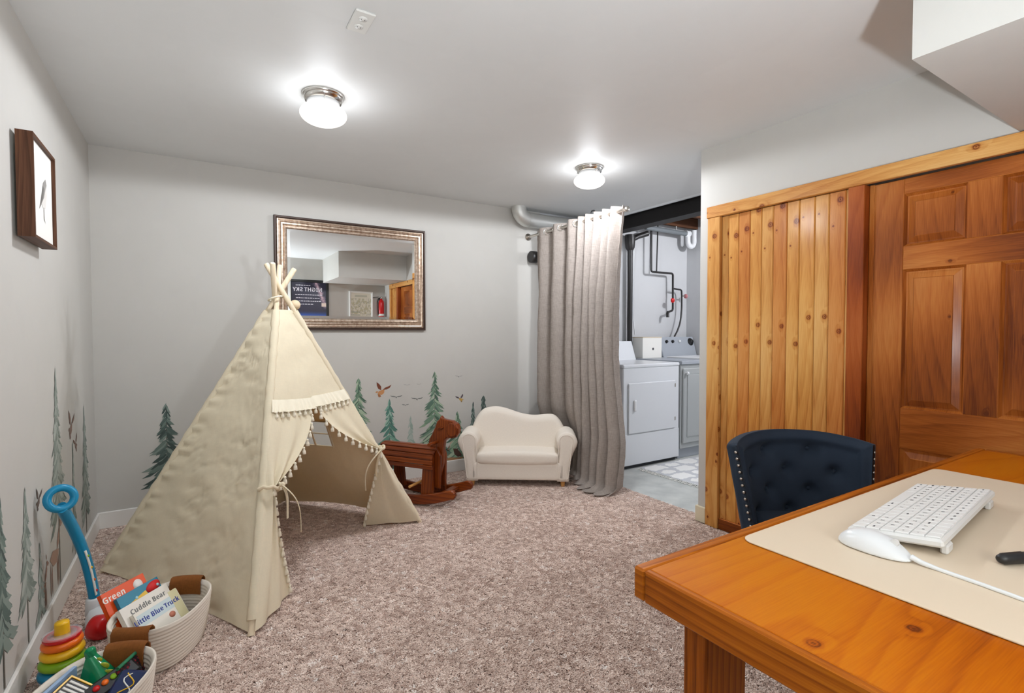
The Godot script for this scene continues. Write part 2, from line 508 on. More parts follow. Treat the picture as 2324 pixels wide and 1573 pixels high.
# ------------------------------------------------------------------ build
func _ready() -> void:
	# camera
	var cam := Camera3D.new(); cam.name = "camera"
	cam.fov = rad_to_deg(2.0 * atan(786.5 / 1153.1)); cam.near = 0.02; cam.far = 60
	cam.transform = Transform3D(Basis(Vector3.UP, deg_to_rad(-32.203)) * Basis(Vector3.RIGHT, deg_to_rad(-1.618)) * Basis(Vector3.BACK, deg_to_rad(-0.085)), Vector3(0, 1.259, 0))
	add_child(cam); cam.current = true
	# surroundings: an indoor room, no daylight
	var we := WorldEnvironment.new(); we.name = "surroundings"
	var e := Environment.new()
	e.background_mode = Environment.BG_COLOR; e.background_color = Color.BLACK
	e.tonemap_mode = Environment.TONE_MAPPER_LINEAR; e.tonemap_exposure = 1.14
	e.sdfgi_enabled = true; e.ssao_enabled = true; e.ssil_enabled = true
	we.environment = e; add_child(we)
	nz.seed = 5; nz.frequency = 1.0; nz.noise_type = FastNoiseLite.TYPE_SIMPLEX_SMOOTH
	make_materials()
	rng.seed = 7
	build_shell()
	build_closet()
	build_laundry()
	build_tent()
	build_curtain()
	build_sofa()
	build_horse()
	build_desk()
	build_chair()
	build_lights()
	build_wall_things()
	build_decals()
	build_toys()
	build_carpet()

func build_shell() -> void:
	struct("wall_left", mb().box(Vector3(XL - 0.1, 0, ZB - 0.1), Vector3(XL, CE + 0.1, ZF + 0.1)).mesh(), M.wall)
	struct("wall_back", mb().box(Vector3(XL, 0, ZB - 0.1), Vector3(XR + 0.1, CE + 0.1, ZB)).mesh(), M.wall)
	struct("wall_front", mb().box(Vector3(XL, 0, ZF), Vector3(XR + 0.7, CE + 0.1, ZF + 0.1)).mesh(), M.wall)
	var w := mb()
	w.box(Vector3(XR, 0, JZ), Vector3(XR + 0.11, CE + 0.03, -2.10))
	w.box(Vector3(XR, 2.045, -2.10), Vector3(XR + 0.11, CE + 0.03, 0.06))
	w.box(Vector3(XR, 0, 0.06), Vector3(XR + 0.11, CE + 0.03, ZF))
	struct("wall_right", w.mesh(), M.wall)
	struct("wall_closet", mb().box(Vector3(XR + 0.13, 0, -2.10), Vector3(XR + 0.17, CE, ZF)).mesh(), M.wall)
	struct("ceiling", mb().box(Vector3(XL, CE, ZB), Vector3(3.68, CE + 0.1, ZF)).mesh(), M.ceil)
	struct("soffit", mb().box(Vector3(1.815, 2.063, -0.66), Vector3(XR, CE, ZF)).mesh(), M.wall)
	struct("floor", mb().box(Vector3(XL, -0.12, ZB), Vector3(2.94, -0.004, ZF)).mesh(), M.backing)
	# baseboards: a board with a chamfered top
	var bb := func(n: String, a: Vector3, b: Vector3, m: Material) -> void: struct(n, mb().box(a, b, 0.004).mesh(), m)
	bb.call("baseboard_left", Vector3(XL, 0, ZB + 0.014), Vector3(XL + 0.014, 0.108, ZF), M.base)
	bb.call("baseboard_back", Vector3(XL, 0, ZB), Vector3(XR - 0.02, 0.108, ZB + 0.014), M.base)
	bb.call("baseboard_front", Vector3(XL + 0.014, 0, ZF - 0.014), Vector3(XR, 0.108, ZF), M.base)
	bb.call("baseboard_jamb", Vector3(XR - 0.016, 0, JZ - 0.014), Vector3(XR, 0.105, -2.115), M.cream_base)
	bb.call("baseboard_opening", Vector3(XR, 0, JZ - 0.014), Vector3(XR + 0.11, 0.105, JZ), M.cream_base)

func build_closet() -> void:
	var x := 2.815
	var trim := func(a: Vector3, b: Vector3, gr: int, m: Material) -> void: struct("trim", mb().box(a, b, 0.003).mesh(gr, roff(), m), m)
	trim.call(Vector3(x - 0.004, 1.985, -2.115), Vector3(XR, 2.056, 0.075), 2, M.pine)      # head
	trim.call(Vector3(x, 0, -2.11), Vector3(XR + 0.02, 1.985, -2.02), 1, M.pine)             # left side
	trim.call(Vector3(x + 0.012, 0, -2.02), Vector3(XR + 0.02, 0.07, -1.285), 2, M.stain)    # sill
	trim.call(Vector3(x, 0, -1.283), Vector3(XR + 0.03, 1.985, -1.208), 1, M.post)           # post
	trim.call(Vector3(x + 0.05, 0, -1.208), Vector3(XR + 0.06, 1.985, -1.186), 1, M.stain)   # jamb
	trim.call(Vector3(x, 0, -0.335), Vector3(XR + 0.03, 1.985, -0.265), 1, M.post)
	trim.call(Vector3(x, 0, 0.0), Vector3(XR + 0.02, 1.985, 0.075), 1, M.pine)
	# tongue-and-groove boards
	var edges := [-2.02, -1.974, -1.904, -1.829, -1.756, -1.686, -1.606, -1.537, -1.455, -1.383, -1.302, -1.283]
	var d2 := Node3D.new(); d2.name = "door_2"; add_child(d2); d2.set_meta("kind", "structure"); d2.set_meta("label", "fixed panel of knotty tongue-and-groove pine boards")
	part(d2, "backing_board", mb().box(Vector3(2.850, 0, -2.02), Vector3(2.862, 1.985, -1.283)).mesh(1, roff(), M.stain), M.stain)
	for i in edges.size() - 1:
		part(d2, "plank", mb().box(Vector3(2.838, 0.03, edges[i] + 0.0008), Vector3(2.852, 1.985, edges[i + 1] - 0.0008), 0.0045).mesh(1, roff(), M.pine), [M.pine, M.pine_pale, M.pine_warm, M.pine_pale, M.pine, M.pine_warm, M.pine_pale, M.pine_pale, M.pine, M.pine_warm, M.pine][i])
	var d3 := Node3D.new(); d3.name = "door_3"; add_child(d3); d3.set_meta("kind", "structure"); d3.set_meta("label", "narrow panel of pine boards at the end of the closet")
	for i in 4:
		part(d3, "plank", mb().box(Vector3(2.838, 0.0, -0.263 + i * 0.0655), Vector3(2.852, 1.985, -0.263 + (i + 1) * 0.0655 - 0.0016), 0.0045).mesh(1, roff(), M.pine), M.pine)
	# six-panel door
	var d1 := Node3D.new(); d1.name = "door_1"; add_child(d1); d1.set_meta("kind", "structure"); d1.set_meta("label", "stained wooden closet door with six raised panels")
	var f := 2.866; var k := 2.901
	var zs := [-1.186, -1.062, -0.829, -0.714, -0.481, -0.337]
	var ys := [0.012, 0.16, 0.70, 0.893, 1.552, 1.664, 1.909, 1.982]
	for i in [0, 2, 4]:
		if i == 2: continue
		part(d1, "stile", mb().box(Vector3(f, ys[0], zs[i]), Vector3(k, ys[7], zs[i + 1]), 0.002).mesh(1, roff(), M.stain), M.stain)
	for i in [0, 2, 4, 6]:
		part(d1, "rail", mb().box(Vector3(f, ys[i], zs[1]), Vector3(k, ys[i + 1], zs[4]), 0.002).mesh(2, roff(), M.stain), M.stain)
	for i in [1, 3, 5]:
		part(d1, "mullion", mb().box(Vector3(f, ys[i], zs[2]), Vector3(k, ys[i + 1], zs[3]), 0.002).mesh(1, roff(), M.stain), M.stain)
		for j in [1, 3]:
			var lo := Vector2(zs[j], ys[i]); var hi := Vector2(zs[j + 1], ys[i + 1])
			var m := mb()
			# field of the panel: sunk edge, sloping bevel, raised middle
			var rings := [[0.0, f + 0.004], [0.010, f + 0.016], [0.016, f + 0.016], [0.042, f + 0.005], [0.044, f + 0.003]]
			var corner := func(r: Array) -> Array:
				return [Vector3(r[1], lo.y + r[0], lo.x + r[0]), Vector3(r[1], lo.y + r[0], hi.x - r[0]), Vector3(r[1], hi.y - r[0], hi.x - r[0]), Vector3(r[1], hi.y - r[0], lo.x + r[0])]
			for q in rings.size() - 1:
				var A: Array = corner.call(rings[q]); var B: Array = corner.call(rings[q + 1])
				for c in 4: m.quad(A[c], A[(c + 1) % 4], B[(c + 1) % 4], B[c])
			var Cn: Array = corner.call(rings[-1]); m.quad(Cn[0], Cn[1], Cn[2], Cn[3])
			var bk: Array = corner.call([0.0, k - 0.004]); var A0: Array = corner.call(rings[0])
			for c in 4: m.quad(bk[c], bk[(c + 1) % 4], A0[(c + 1) % 4], A0[c])
			m.quad(bk[3], bk[2], bk[1], bk[0])
			m.fix(0)
			part(d1, "raised_panel", m.mesh(1, roff(), M.stain), M.stain)

func build_laundry() -> void:
	var XE := 5.13
	struct("wall_laundry_back", mb().box(Vector3(XR + 0.1, 0, ZB - 0.1), Vector3(XE + 0.1, 2.75, ZB)).mesh(), M.white_wall)
	struct("wall_laundry_right", mb().box(Vector3(XE, 0, ZB), Vector3(XE + 0.1, 2.75, -1.85)).mesh(), M.white_wall)
	struct("wall_laundry_front", mb().box(Vector3(XR + 0.11, 0, -1.95), Vector3(XE, 2.75, -1.85)).mesh(), M.white_wall)
	struct("floor_laundry", mb().box(Vector3(2.94, -0.12, ZB), Vector3(XE, -0.002, -1.85)).mesh(), M.concrete)
	struct("ceiling_laundry", mb().box(Vector3(3.68, 2.70, ZB - 0.1), Vector3(XE + 0.1, 2.75, -1.85)).mesh(), M.joist)
	struct("trim_ceiling_edge", mb().box(Vector3(3.672, 2.425, ZB), Vector3(3.70, 2.462, -1.95), 0.003).mesh(), M.white_gloss)
	struct("ceiling_strip", mb().box(Vector3(3.70, 2.47, ZB), Vector3(3.86, 2.70, -1.95)).mesh(), M.ceil)
	for i in 5:
		struct("joist", mb().box(Vector3(3.86, 2.48, ZB + 0.12 + i * 0.41), Vector3(XE, 2.70, ZB + 0.16 + i * 0.41), 0.002).mesh(0, roff(), M.joist), M.joist)
	# steel beam of I section
	var ib := mb()
	ib.box(Vector3(3.82, 2.325, ZB), Vector3(3.97, 2.338, -1.95)); ib.box(Vector3(3.82, 2.462, ZB), Vector3(3.97, 2.475, -1.95)); ib.box(Vector3(3.845, 2.338, ZB), Vector3(3.945, 2.462, -1.95))
	solo("steel_beam", ib.mesh(), M.steel, "dark steel beam under the open laundry ceiling", "beam")
	# round air duct with an elbow at the back wall
	var du := thing("air_duct", "silver metal air duct along the top of the back wall", "duct", Vector3(2.63, 2.33, -4.05))
	var ep := []
	for i in 9:
		var a := PI / 2 * i / 8.0
		ep.append(Vector3(0.10 - 0.10 * cos(a), 0.10 - 0.10 * sin(a), 0))
	ep.push_front(Vector3(0, 0.11, 0))
	part(du, "elbow", mb().tube(ep, 0.070, 20).mesh(), M.galv)
	part(du, "pipe", mb().tube([Vector3(0.10, 0, 0), Vector3(1.15, 0, 0)], 0.068, 24).mesh(), M.galv)
	for q in [0.11, 0.62]: part(du, "joint_band", mb().tube([Vector3(q - 0.02, 0, 0), Vector3(q + 0.02, 0, 0)], 0.072, 24).mesh(), M.galv)
	# short black pipe end showing left of the curtain
	var bp := thing("capped_pipe", "short black capped pipe end beside the curtain on the back wall", "pipe", Vector3(2.775, 1.985, -4.07))
	part(bp, "pipe", mb().tube([Vector3(0.05, 0, 0), Vector3(0.35, 0, 0)], 0.048, 20).mesh(), M.blackpipe)
	part(bp, "cap", mb().tube([Vector3(0, 0, 0), Vector3(0.004, 0, 0), Vector3(0.06, 0, 0)], [0.052, 0.058, 0.058], 20).mesh(), M.blackpipe)
	# drain stack
	var ds := thing("drain_stack", "black vertical drain pipe on the white laundry wall", "pipe", Vector3(4.11, 0.9, -4.075))
	part(ds, "pipe", mb().tube([Vector3(0, 0.0, 0), Vector3(0, 1.43, 0)], 0.028, 16).mesh(), M.blackpipe)
	part(ds, "fitting", mb().tube([Vector3(0, 1.26, 0), Vector3(0, 1.29, 0), Vector3(0, 1.36, 0.0), Vector3(0.0, 1.43, 0.0)], [0.034, 0.05, 0.055, 0.055], 16).mesh(), M.blackpipe)
	part(ds, "branch", mb().tube([Vector3(0.02, 1.38, 0.0), Vector3(0.10, 1.42, 0.02), Vector3(0.22, 1.46, 0.05)], 0.03, 12).mesh(), M.blackpipe)
	part(ds, "cable", mb().tube([Vector3(0.045, 1.27, 0.01), Vector3(0.05, 0.9, 0.0), Vector3(0.045, 0.5, 0.01), Vector3(0.06, 0.33, 0.02)], 0.006, 8).mesh(), M.white_gloss)
	# water pipes
	var wp := func(n: String, lab: String, pts: Array, r: float, m: Material) -> Node3D:
		var t := thing(n, lab, "pipe", pts[0])
		var rel := []
		for i in pts.size():
			var p: Vector3 = pts[i] - pts[0]
			if i > 0 and i < pts.size() - 1:
				var a: Vector3 = (pts[i - 1] - pts[i]).normalized(); var b: Vector3 = (pts[i + 1] - pts[i]).normalized()
				rel.append(p + a * 0.02); rel.append(p + (a + b) * 0.006); rel.append(p + b * 0.02)
			else: rel.append(p)
		part(t, "pipe", mb().tube(rel, r, 10).mesh(), m)
		return t
	var p1: Node3D = wp.call("water_pipe", "dark stepped water pipe ending at the red tap", [Vector3(4.405, 2.46, -4.04), Vector3(4.407, 1.94, -4.04), Vector3(4.768, 1.94, -4.04), Vector3(4.771, 1.51, -4.04), Vector3(4.69, 1.49, -4.04)], 0.012, M.blackpipe)
	part(p1, "tap_handle", mb().lathe([Vector2(0, -0.01), Vector2(0.028, -0.008), Vector2(0.03, 0.0), Vector2(0.02, 0.012), Vector2(0, 0.014)], 12, T3(Vector3(0.33, -0.835, 0.03), Vector3(90, 0, 0))).mesh(), M.red)
	part(p1, "spout", mb().tube([Vector3(0.285, -0.97, 0), Vector3(0.265, -0.985, 0.01), Vector3(0.262, -1.03, 0.015)], 0.018, 10).mesh(), M.blackpipe)
	wp.call("water_pipe", "thin dark water pipe hanging beside the stepped pipe", [Vector3(4.51, 2.47, -4.04), Vector3(4.502, 2.2, -4.04), Vector3(4.493, 1.95, -4.04)], 0.008, M.blackpipe)
	var p3: Node3D = wp.call("supply_hose", "curved dark supply hose dropping to the washer", [Vector3(4.78, 1.765, -4.04), Vector3(4.922, 1.757, -4.04), Vector3(4.926, 1.66, -4.04), Vector3(4.926, 1.54, -4.04), Vector3(4.905, 1.44, -4.03), Vector3(4.873, 1.355, -4.02), Vector3(4.83, 1.27, -4.02), Vector3(4.79, 1.205, -4.03)], 0.010, M.blackpipe)
	part(p3, "tap_handle", mb().lathe([Vector2(0, -0.01), Vector2(0.026, -0.008), Vector2(0.028, 0.0), Vector2(0.02, 0.012), Vector2(0, 0.014)], 12, T3(Vector3(0.215, -0.08, 0.0), Vector3(0, 0, 90))).mesh(), pm(Color8(190, 120, 124), 0.5))
	part(p3, "tap_stem", mb().tube([Vector3(0.14, -0.08, 0), Vector3(0.21, -0.08, 0)], 0.008, 8).mesh(), M.nickel)
	var dp := thing("drain_pipe", "grey slanting drain pipe with a white trap under the joists", "pipe", Vector3(4.26, 2.415, -3.99))
	part(dp, "pipe", mb().tube([Vector3(0, 0, 0), Vector3(0.68, -0.005, 0)], 0.026, 14).mesh(), M.grey_pipe)
	var tp := []
	for i in 13:
		var a := PI * i / 12.0
		tp.append(Vector3(0.76 - 0.055 * cos(a), -0.085 - 0.06 * sin(a), 0.0))
	tp.push_front(Vector3(0.705, 0.0, 0)); tp.append(Vector3(0.815, 0.05, 0))
	part(dp, "trap", mb().tube(tp, 0.03, 14).mesh(), M.white_gloss)
	for q in [0.12, 0.50]: part(dp, "strap", mb().box(Vector3(q - 0.008, 0.02, -0.004), Vector3(q + 0.008, 0.066, 0.004), 0.001).mesh(), M.galv)
	part(dp, "collar", mb().tube([Vector3(0.66, 0.0, 0), Vector3(0.73, 0.0, 0)], 0.036, 14).mesh(), M.white_gloss)
	# dryer
	var dr := thing("clothes_dryer", "white front-loading clothes dryer on the concrete floor", "dryer", Vector3(3.29, 0, -3.34))
	part(dr, "body", mb().box(Vector3(0, 0.03, -0.70), Vector3(0.755, 0.93, 0), 0.008).mesh(), M.appliance)
	part(dr, "top", mb().box(Vector3(-0.004, 0.925, -0.70), Vector3(0.759, 0.962, 0.006), 0.010).mesh(), M.appliance)
	var door := part(dr, "door", mb().box(Vector3(0.058, 0.325, 0.001), Vector3(0.69, 0.79, 0.014), 0.006).mesh(), M.appliance)
	part(door, "handle", mb().box(Vector3(0.115, 0.53, 0.012), Vector3(0.15, 0.635, 0.03), 0.008).mesh(), M.white_gloss)
	for q in [0.40, 0.725]: part(door, "hinge", mb().box(Vector3(0.675, q, 0.012), Vector3(0.687, q + 0.035, 0.018), 0.002).mesh(), M.nickel)
	part(dr, "lower_panel", mb().box(Vector3(0.005, 0.035, -0.002), Vector3(0.75, 0.318, 0.006), 0.003).mesh(), M.appliance)
	part(dr, "toe_kick", mb().box(Vector3(0.02, 0, -0.68), Vector3(0.735, 0.032, -0.03)).mesh(), M.dark_gap)
	part(dr, "console", mb().extr(PackedVector2Array([Vector2(-0.70, 0.96), Vector2(-0.70, 1.16), Vector2(-0.64, 1.16), Vector2(-0.57, 0.96)]), 0.755, 0.008, Transform3D(Basis(Vector3.UP, -PI / 2), Vector3(0.3775, 0, 0))).mesh(), M.appliance)
	# grey base cabinet
	var cb := thing("base_cabinet", "grey base cabinet with a white knob beside the dryer", "cabinet", Vector3(4.07, 0, -3.34))
	part(cb, "body", mb().box(Vector3(0, 0.10, -0.70), Vector3(0.435, 0.935, -0.004), 0.003).mesh(), M.cabinet)
	part(cb, "toe_kick", mb().box(Vector3(0.0, 0, -0.70), Vector3(0.435, 0.10, -0.035)).mesh(), M.appliance_grey)
	var cd := part(cb, "door", mb().box(Vector3(0.02, 0.15, -0.004), Vector3(0.42, 0.90, 0.014), 0.010).mesh(), M.cabinet)
	part(cd, "raised_field", mb().box(Vector3(0.075, 0.21, 0.010), Vector3(0.365, 0.84, 0.019), 0.008).mesh(), M.cabinet)
	part(cd, "knob", mb().lathe([Vector2(0, 0), Vector2(0.008, 0), Vector2(0.008, 0.012), Vector2(0.017, 0.018), Vector2(0.017, 0.028), Vector2(0, 0.034)], 16, T3(Vector3(0.06, 0.85, 0.012), Vector3(90, 0, 0))).mesh(), M.white_gloss)
	part(cb, "worktop", mb().box(Vector3(-0.005, 0.935, -0.70), Vector3(0.44, 0.972, 0.012), 0.006).mesh(), M.appliance_grey)
	var bx := thing("tissue_box", "white cardboard box standing on the grey cabinet", "box", Vector3(4.27, 0.972, -3.95), 0.0)
	part(bx, "carton", mb().box(Vector3(-0.14, 0, -0.10), Vector3(0.16, 0.225, 0.05), 0.003).mesh(), M.paper)
	part(bx, "lid_flap", mb().box(Vector3(-0.143, 0.222, -0.103), Vector3(0.163, 0.232, 0.053), 0.002).mesh(), pm(Color8(214, 200, 178), 0.7))
	part(bx, "hole", mb().lathe([Vector2(0, -0.001), Vector2(0.014, -0.001), Vector2(0.014, 0.0012), Vector2(0, 0.0012)], 14, T3(Vector3(0.02, 0.1, 0.05), Vector3(90, 0, 0))).mesh(), M.ink)
	# washer, mostly behind the wall end
	var wa := thing("washing_machine", "white washing machine with a grey knob console at the laundry corner", "washer", Vector3(4.525, 0, -3.36))
	part(wa, "body", mb().box(Vector3(0, 0.02, -0.70), Vector3(0.585, 0.955, 0), 0.006).mesh(), M.appliance)
	part(wa, "lid", mb().box(Vector3(0.0, 0.955, -0.56), Vector3(0.585, 0.985, 0.0), 0.008).mesh(), M.white_gloss)
	var co := part(wa, "console", mb().extr(PackedVector2Array([Vector2(-0.70, 0.955), Vector2(-0.70, 1.20), Vector2(-0.665, 1.20), Vector2(-0.60, 0.985), Vector2(-0.58, 0.955)]), 0.585, 0.006, Transform3D(Basis(Vector3.UP, -PI / 2), Vector3(0.2925, 0, 0))).mesh(), M.appliance_grey)
	for q in [0.10, 0.205, 0.32]:
		part(co, "button", mb().lathe([Vector2(0, 0), Vector2(0.018, 0), Vector2(0.016, 0.02), Vector2(0, 0.022)], 14, T3(Vector3(q, 1.145, -0.65), Vector3(72, 0, 0))).mesh(), M.black if q < 0.3 else M.white_gloss)
	part(co, "dial", mb().lathe([Vector2(0, 0), Vector2(0.045, 0), Vector2(0.045, 0.008), Vector2(0.026, 0.012), Vector2(0.024, 0.03), Vector2(0, 0.032)], 20, T3(Vector3(0.52, 1.14, -0.648), Vector3(72, 0, 0))).mesh(), M.black)
	# rug with fringe
	var rt := pic(256, 256, func(u, v):
		var a := sin(u * TAU * 2.0) * sin(v * TAU * 3.0) + 0.35 * nz.get_noise_2d(u * 12, v * 12)
		return Color8(236, 236, 234) if a > 0.12 or a < -0.55 else Color8(196, 198, 202))
	var rm := pm(Color.WHITE, 0.95); rm.albedo_texture = rt; rm.uv1_triplanar = true; rm.uv1_scale = Vector3(1.1, 1.1, 1.1)
	var rug := thing("laundry_rug", "white and grey patterned rug with fringed edge on concrete", "rug", Vector3(3.47, 0, -3.30))
	part(rug, "pile", mb().box(Vector3(0, 0, 0), Vector3(1.0, 0.010, 1.25), 0.003).mesh(), rm)
	var fr := mb()
	for i in 70:
		var z0 := 0.01 + i * 0.0178
		fr.tube([Vector3(0.002, 0.006, z0), Vector3(-0.02, 0.005, z0 + rng.randf_range(-0.006, 0.006)), Vector3(-0.045, 0.003, z0 + rng.randf_range(-0.012, 0.012))], 0.0032, 4)
	part(rug, "fringe", fr.mesh(), M.paper)

# ------------------------------------------------------------------ play tent
func build_tent() -> void:
	var org := Vector3(0.40, 0, -3.22)
	var t := thing("play_tent", "cream canvas play tent with tasselled tied-back door flaps", "tent", org)
	var foot := {"F": Vector3(0.188, 0, -2.331), "L": Vector3(-0.422, 0, -3.376), "R": Vector3(1.257, 0, -3.143), "B": Vector3(0.58, 0, -4.04)}
	var top := {"F": Vector3(0.452, 1.66, -3.33), "L": Vector3(0.515, 1.632, -3.2), "R": Vector3(0.362, 1.651, -3.2), "B": Vector3(0.385, 1.645, -3.1)}
	var at := func(k: String, y: float) -> Vector3:
		var a: Vector3 = foot[k]; var b: Vector3 = top[k]
		return a.lerp(b, y / b.y) - org
	for k in ["F", "L", "R", "B"]:
		part(t, "pole", mb().tube([at.call(k, 0.0), at.call(k, 0.7), at.call(k, 1.4), at.call(k, top[k].y - 0.004), at.call(k, top[k].y)], [0.0145, 0.0145, 0.0145, 0.0145, 0.011], 12).mesh(1, roff(), M.rawpole), M.rawpole)
		var pts := []; var rad := []
		for i in 40:
			var y := 0.05 + 1.33 * i / 39.0
			pts.append((at.call(k, y) as Vector3)); rad.append(0.0215 + 0.0028 * nz.get_noise_2d(i * 0.9, k.unicode_at(0)) + (0.002 * sin(i * 2.4)))
		part(t, "pole_sleeve", mb().tube(pts, rad, 12).mesh(), M.canvas)
	# panels; rows from the collar down
	var panel := func(a: String, b: String, y0: float, y1: float, cols: int, rows: int, disp: Callable) -> Array:
		var g := []
		for i in rows + 1:
			var r := []
			var y := lerpf(y0, y1, float(i) / rows)
			var pa: Vector3 = at.call(a, y); var pb: Vector3 = at.call(b, y)
			var n := (pb - pa).cross((at.call(a, y + 0.1) as Vector3) - pa).normalized()
			if n.dot((pa + pb) * 0.5 * Vector3(1, 0, 1)) < 0: n = -n
			for j in cols + 1:
				var u := float(j) / cols
				r.append(pa.lerp(pb, u) + n * disp.call(u, y, (pb - pa).length()))
			g.append(r)
		return g
	var seam := func(u: float) -> float: return smoothstep(0.0, 0.10, u) * smoothstep(1.0, 0.90, u)
	var big := func(u: float, y: float, w: float) -> float:
		var x := u * w
		var d := 0.012 * nz.get_noise_2d(x * 1.6 + y * 1.1, y * 2.6 - x * 1.0)
		# slack creases that run slantwise from the left pole
		var cr := nz.get_noise_2d(x * 2.4 - y * 1.4 + 9.0, y * 8.5 + x * 3.2)
		d -= 0.008 * pow(1.0 - absf(cr), 6.0) * smoothstep(-0.3, 0.4, nz.get_noise_2d(x * 3.0 + 60.0, y * 3.0))
		var pucker := 0.006 * sin(y * 95.0 + 4.0 * nz.get_noise_1d(y * 9.0)) * smoothstep(0.30, 0.0, (1.0 - u) * w / 0.45) * smoothstep(0.0, 0.02, 1.0 - u)
		var belly := -0.035 * sin(PI * u) * smoothstep(1.3, 0.2, y)
		return d * seam.call(u) + pucker + belly + 0.012
	part(t, "side_panel", mb().sheet(panel.call("F", "L", 1.385, 0.012, 84, 110, big), 0.002).mesh(), M.canvas)
	part(t, "side_panel", mb().sheet(panel.call("L", "B", 1.385, 0.012, 40, 60, big), 0.002).mesh(), M.canvas)
	# back panel with the little window
	var bc := 80; var br := 100
	var ga: Array = panel.call("B", "R", 1.385, 0.012, bc, br, func(u, y, w): return 0.008 * nz.get_noise_2d(u * w * 4.0 + 50.0, y * 4.0) * seam.call(u) - 0.02 * sin(PI * u) * smoothstep(1.2, 0.2, y) + 0.006 + (0.03 * sin(PI * u) * smoothstep(0.3, 0.0, y)))
	for r in ga:
		for j in r.size():
			var p: Vector3 = r[j]
			if p.y < 0.35: r[j] = p + Vector3(0, 0.03 * sin(PI * j / bc) * smoothstep(0.35, 0.0, p.y), 0)
	var inwin := func(i: int, j: int) -> bool:
		var y := lerpf(1.385, 0.012, (i + 0.5) / br)
		var w: float = ((at.call("B", y) as Vector3) - (at.call("R", y) as Vector3)).length()
		var x := ((j + 0.5) / bc - 0.5) * w
		return y > 0.525 and y < 0.69 and x > -0.225 and x < 0.045
	part(t, "back_panel", mb().sheet(ga, 0.002, inwin).mesh(), M.canvas)
	var onback := func(x: float, y: float) -> Vector3:
		var pa: Vector3 = at.call("B", y); var pb: Vector3 = at.call("R", y)
		var w := (pb - pa).length()
		var n := (pb - pa).cross((at.call("B", y + 0.1) as Vector3) - pa).normalized()
		if n.dot((pa + pb) * 0.5 * Vector3(1, 0, 1)) > 0: n = -n
		return pa.lerp(pb, 0.5 + x / w) + n * 0.014
	for s in [[-0.235, 0.52, 0.055, 0.52], [-0.235, 0.695, 0.055, 0.695], [-0.23, 0.52, -0.23, 0.695], [0.05, 0.52, 0.05, 0.695], [-0.09, 0.52, -0.09, 0.695], [-0.225, 0.61, 0.045, 0.61]]:
		var a: Vector3 = onback.call(s[0], s[1]); var b: Vector3 = onback.call(s[2], s[3])
		part(t, "window_strip", mb().tube([a, a.lerp(b, 0.5), b], 0.009, 6, false, 0.4).mesh(), M.canvas)
	# front: upper panel above the door
	part(t, "front_panel", mb().sheet(panel.call("F", "R", 1.385, 0.885, 40, 40, func(u, y, w): return 0.008 * nz.get_noise_2d(u * w * 4.0 + 70.0, y * 4.0) * seam.call(u) + 0.010), 0.002).mesh(), M.canvas)
	var FR := func(u: float, y: float, d: float) -> Vector3:
		var pa: Vector3 = at.call("F", y); var pb: Vector3 = at.call("R", y)
		var n := (pb - pa).cross((at.call("F", y + 0.1) as Vector3) - pa).normalized()
		if n.dot((pa + pb) * 0.5 * Vector3(1, 0, 1)) < 0: n = -n
		return pa.lerp(pb, u) + n * d
	# ruffled valance
	var vg := []
	for i in 7:
		var r := []
		for j in 91:
			var u := j / 90.0
			var k := i / 6.0
			var dip := -0.018 * sin(PI * clampf(u * 1.0, 0, 1)) * (1.0 if u < 0.5 else 0.6)
			r.append(FR.call(u, 0.905 + dip - 0.062 * k, 0.022 + 0.007 * k + 0.006 * k * sin(u * 95.0 + 3.0 * sin(u * 17.0))))
		vg.append(r)
	var val := part(t, "valance", mb().sheet(vg, 0.002).mesh(), M.trim_cloth)
	var bob := mb().lathe([Vector2(0, 0), Vector2(0.005, -0.002), Vector2(0.006, -0.008), Vector2(0.004, -0.011), Vector2(0.008, -0.02), Vector2(0.010, -0.034), Vector2(0, -0.036)], 8).mesh()
	for j in 15:
		part(val, "tassel", bob, M.tassel, T3(FR.call((j + 0.7) / 15.4, 0.846 - 0.015 * sin(PI * (j + 0.7) / 15.4), 0.030)))
